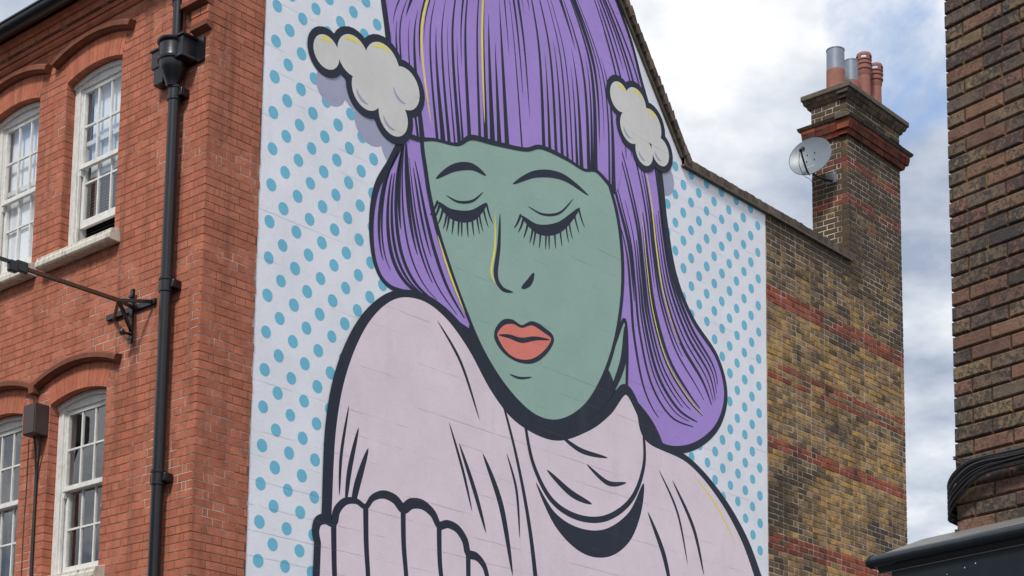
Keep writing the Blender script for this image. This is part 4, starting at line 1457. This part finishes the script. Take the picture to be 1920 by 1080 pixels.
CLOUD_R = {'left': (0.165, 0.205, 0.235, 0.215, 0.20, 0.20, 0.17), 'right': (0.175, 0.20, 0.21, 0.17, 0.19, 0.165, 0.16)}
cover = [[tuple(p) for p in spline(up_z(F_[k]), True, 6)] for k in ('hair', 'jumper')]
DR = 0.059
circle = [(math.cos(2 * math.pi * i / 20) * DR, math.sin(2 * math.pi * i / 20) * DR) for i in range(20)]
dot_mesh = None
n_dots = 0
for zone, (ua, ub, z_ref) in enumerate(((MU0, 13.4, EYE + 8.435), (13.4, MU1, EYE + 9.05))):
    for i in range(0, 54):
        for j in range(-10, 46):
            if (i + j + zone) % 2:
                continue
            u = 9.86 + 0.1573 * i + (0.0 if zone == 0 else 0.002)
            z = z_ref - 0.1722 * j
            if not (max(ua, MU0 + 0.03) < u < min(ub, MU1 - 0.03)):
                continue
            if z < MZ0 + 0.08 or z > (EYE + 9.12 if u > FX1 else min(VERGE(u) - 0.2, FRONT(u) - 0.2)):
                continue
            if any(inside(c, (u + a, z + b)) for c in cover for a, b in ((0, 0),)) and all(any(inside(c, (u + a, z + b)) for c in cover) for a, b in ((DR, 0), (-DR, 0), (0, DR), (0, -DR))):
                continue
            if dot_mesh is None:
                dot_mesh = MB().add([(a, 0, b) for a, b in circle], [tuple(range(20))]).mesh('polka_dot', P['cyan'], recalc=False)
            o = bpy.data.objects.new('polka_dot', dot_mesh)
            COL.objects.link(o)
            o.location = (u + random.uniform(-.004, .004), YB - 0.0008, z + random.uniform(-.004, .004))
            o.scale = (random.uniform(0.97, 1.04),) * 3
            put(o, mural)
            n_dots += 1

NAVY = P['navy']

def puff(name, c, r, layer, mat, dx=0.0, dz=0.0):
    pts = [(c[0] + dx + r * math.cos(a), c[1] + dz + EYE + r * math.sin(a)) for a in [2 * math.pi * i / 28 for i in range(28)]]
    return plane_mesh(name, pts, layer, mat, mural)


for s_ in ('left', 'right'):
    for q_, (c_, r_) in enumerate(zip(F_['cloud_' + s_], CLOUD_R[s_])):
        puff('cloud_shadow', c_, r_ + 0.03, 1.5 + 0.02 * q_, P['lavender'], 0.08, -0.30)
# hair mass
fill('hair', F_['hair'], 2, P['violet'])
line('hair_outline', F_['hair'], 0.085, 3, NAVY, INK, True)


def blend(a, b, t):
    return [(p[0] * (1 - t) + q[0] * t, p[1] * (1 - t) + q[1] * t) for p, q in zip(a, b)]


def strands(name, a, b, n, layer, wmin, wmax, mat=None, lo=0.0, hi=1.0, seed=1, s_start=(0.0, 0.35), s_len=(0.45, 1.0)):
    rnd = random.Random(seed)
    for i in range(n):
        t = lo + (hi - lo) * (i + 0.5 + rnd.uniform(-.25, .25)) / n
        c = [Vector(p) for p in spline(up_z(blend(a, b, t)), False, 8)]
        m = len(c)
        s0 = int(rnd.uniform(*s_start) * m)
        s1 = min(m, s0 + int(rnd.uniform(*s_len) * m))
        if s1 - s0 < 5:
            continue
        mb = MB()
        ribbon(mb, c[s0:s1], rnd.uniform(wmin, wmax), layer, (lambda q: max(0.03, math.sin(math.pi * min(1.0, q * 0.9 + 0.05)) ** 0.8)))
        mb.build(name, mat or NAVY, mural, recalc=False)


strands('hair_strand', L_['inner_right'], L_['outer_right'], 17, 4, 0.022, 0.060, seed=3, lo=0.03, hi=0.97)
strands('hair_strand', L_['inner_right'], L_['outer_right'], 2, 4.4, 0.016, 0.026, P['yellow'], lo=0.3, hi=0.95, seed=12)
strands('hair_strand', L_['inner_left'], L_['outer_left'], 12, 4, 0.020, 0.050, seed=5, lo=0.05, hi=0.95, s_start=(0, .2))
strands('hair_strand', L_['crown_inner'], L_['crown_outer'], 6, 8.7, 0.016, 0.036, seed=21, lo=0.05, hi=0.95, s_start=(0.0, 0.25), s_len=(0.6, 1.0))
# face
fill('neck', F_['neck'], 4.6, P['green'])
line('neck_outline', F_['neck'], 0.05, 5, NAVY, FLAT, True)
fill('chin_shadow', F_['chin_shadow'], 5.3, NAVY)
fill('hair_shadow', F_['hair_gap'], 5.3, NAVY)
fill('face', F_['face'], 5.6, P['green'])
line('face_outline', F_['face'], 0.065, 6.2, NAVY, INK, True)
line('jaw_highlight', L_['jaw_shine'], 0.030, 7, P['yellow'])
line('neck_crease', L_['neckline'], 0.10, 7, NAVY)
# fringe
fill('fringe', F_['fringe'], 7.6, P['violet'])
line('fringe_outline', F_['fringe'][1:14], 0.055, 8.2, NAVY, INK)
top = L_['top_line']
bot = F_['fringe'][2:14]
tp, bt = spline([Vector(p) for p in top], False, 16), spline([Vector(p) for p in bot], False, 16)
rnd = random.Random(4)
for i in range(44):
    f = (i + 0.5) / 44
    p = tp[int(f * (len(tp) - 1))]
    q = bt[int(f * (len(bt) - 1))]
    bulge = Vector((-0.34 * (1 - f) + 0.34 * f, 0.10))
    mid = (p + q) / 2 + bulge
    a = p.lerp(q, 0.0)
    pts = [Vector(v) for v in spline(up_z([a, mid, q]), False, 12)]
    up_ = rnd.random() < 0.5
    s0, s1 = (0, int(rnd.uniform(10, 22))) if rnd.random() < 0.22 else (int(rnd.uniform(0, 14)), len(pts))
    mb = MB()
    ribbon(mb, pts[s0:s1], rnd.uniform(0.025, 0.085), 8.6, (lambda t: max(0.04, t ** 0.8)) if s0 or s1 == len(pts) else TAIL)
    mb.build('fringe_strand', NAVY, mural, recalc=False)
for f in (0.16, 0.42):
    p, q = tp[int(f * (len(tp) - 1))], bt[int(f * (len(bt) - 1))]
    line('fringe_highlight', [p, (p + q) / 2 + Vector((-0.34 + 0.68 * f, 0.10)), p.lerp(q, 0.92)], 0.034, 9, P['yellow'])
# features
for s_ in ('left', 'right'):
    line('eye_line', L_['eye_' + s_], 0.12, 7.2, NAVY)
    line('eyelid_line', L_['lid_' + s_], 0.028, 7.2, NAVY)
    line('eyebrow', L_['brow_' + s_], 0.085, 7.2, NAVY)
    c = spline([Vector(p) for p in L_['eye_' + s_]], False, 8)
    for i in range(14):
        f = (i + 0.5) / 14
        p = c[int(f * (len(c) - 1))]
        d = Vector(((f - 0.5) * 0.24, -0.17 - 0.05 * math.sin(f * 3.14)))
        line('eyelash', [p + Vector((0, 0.02)), p + d * 0.5 + Vector((0, -0.01)), p + d], 0.036, 7.4, NAVY, TAIL, n=4)
line('nose_line', L_['nose'], 0.065, 7.2, NAVY)
line('nose_highlight', L_['nose_shine'], 0.034, 7.4, P['yellow'])
line('nostril', L_['nostril'], 0.075, 7.2, NAVY)
fill('lips', F_['lips'], 7.2, P['coral'])
line('lip_outline', F_['lips'], 0.055, 7.6, NAVY, INK, True)
line('mouth_line', L_['mouth'], 0.055, 7.8, NAVY)
line('lip_gloss', [(a * 0.5 + b * 0.5, c) for a, b, c in ((13.02, 13.06, 0), )] and [L_['mouth'][1], L_['mouth'][2]], 0.0, 7.9, P['coral_pale']) if False else None
line('chin_line', L_['chin'], 0.026, 7.2, NAVY)
# jumper
fill('jumper', F_['jumper'], 9.4, P['pink'])
line('jumper_outline', F_['jumper'][1:22], 0.135, 9.8, NAVY, INK)
fill('collar_shadow', F_['collar_shadow'], 9.8, NAVY)
line('collar_line', L_['collar'], 0.070, 10, NAVY, lambda t: 0.6 + 0.4 * math.sin(3.14 * t))
line('sleeve_line', L_['sleeve'], 0.085, 10, NAVY, lambda t: 0.35 + 0.65 * t)
line('shoulder_highlight', L_['shoulder_shine'], 0.032, 10, P['yellow'])
for i, f in enumerate(PAINT_FOLDS):
    line('fold', f, 0.038 + 0.020 * (i % 3), 10, NAVY)
c = spline([Vector(p) for p in F_['cuff'][2:9]], False, 8)
NR = 7
ribs = [c[int(i / NR * (len(c) - 1))] for i in range(NR + 1)]
cuff = [F_['cuff'][0]]
for a, b in zip(ribs[:-1], ribs[1:]):
    t_ = (b - a).normalized()
    n_ = Vector((-t_.y, t_.x))
    cuff += [tuple(a), tuple(a.lerp(b, 0.2) + n_ * 0.085), tuple(a.lerp(b, 0.5) + n_ * 0.125), tuple(a.lerp(b, 0.8) + n_ * 0.085)]
cuff += [tuple(ribs[-1]), F_['cuff'][-1]]
cuff_curve = [Vector(cuff[0])] + spline(cuff[1:-1], False, 4) + [Vector(cuff[-1])]
plane_mesh('cuff', up_z(cuff_curve), 10.2, P['pink'], mural)
mb = MB()
ribbon(mb, [Vector(p) for p in up_z(cuff_curve)], 0.10, 10.6, INK)
mb.build('cuff_outline', NAVY, mural, recalc=False)
for i, p in enumerate(ribs[1:-1]):
    line('cuff_rib', [p + Vector((0, 0.02)), p + Vector((0.02, -0.35)), p + Vector((0.05 + 0.01 * i, -0.75)), p + Vector((0.06, -1.3))], 0.07, 10.8, NAVY, lambda t: 1.0 - 0.3 * t)
# two small clouds
for s_ in ('left', 'right'):
    for q_, (c_, r_) in enumerate(zip(F_['cloud_' + s_], CLOUD_R[s_])):
        puff('cloud_outline', c_, r_ + 0.075, 10 + 0.05 * q_, NAVY)
        puff('cloud', c_, r_, 10.5 + 0.05 * q_, P['grey'])
    for q_ in (0, 1, 2):
        c_, r_ = F_['cloud_' + s_][q_], CLOUD_R[s_][q_] - 0.035
        a0 = 1.0 if s_ == 'left' else 0.7
        line('cloud_highlight', [(c_[0] + r_ * math.cos(a), c_[1] + r_ * math.sin(a)) for a in [a0 + 1.3 * k_ / 5 for k_ in range(6)]], 0.045, 11.2, P['yellow'], n=4)
    for q_ in (3, 4, 5):
        c_, r_ = F_['cloud_' + s_][q_], CLOUD_R[s_][q_] - 0.06
        line('cloud_crease', [(c_[0] + r_ * math.cos(a), c_[1] + r_ * math.sin(a)) for a in [3.4 + 1.5 * k_ / 5 for k_ in range(6)]], 0.035, 11.2, P['lavender'], n=4)

finish_bricks(300)
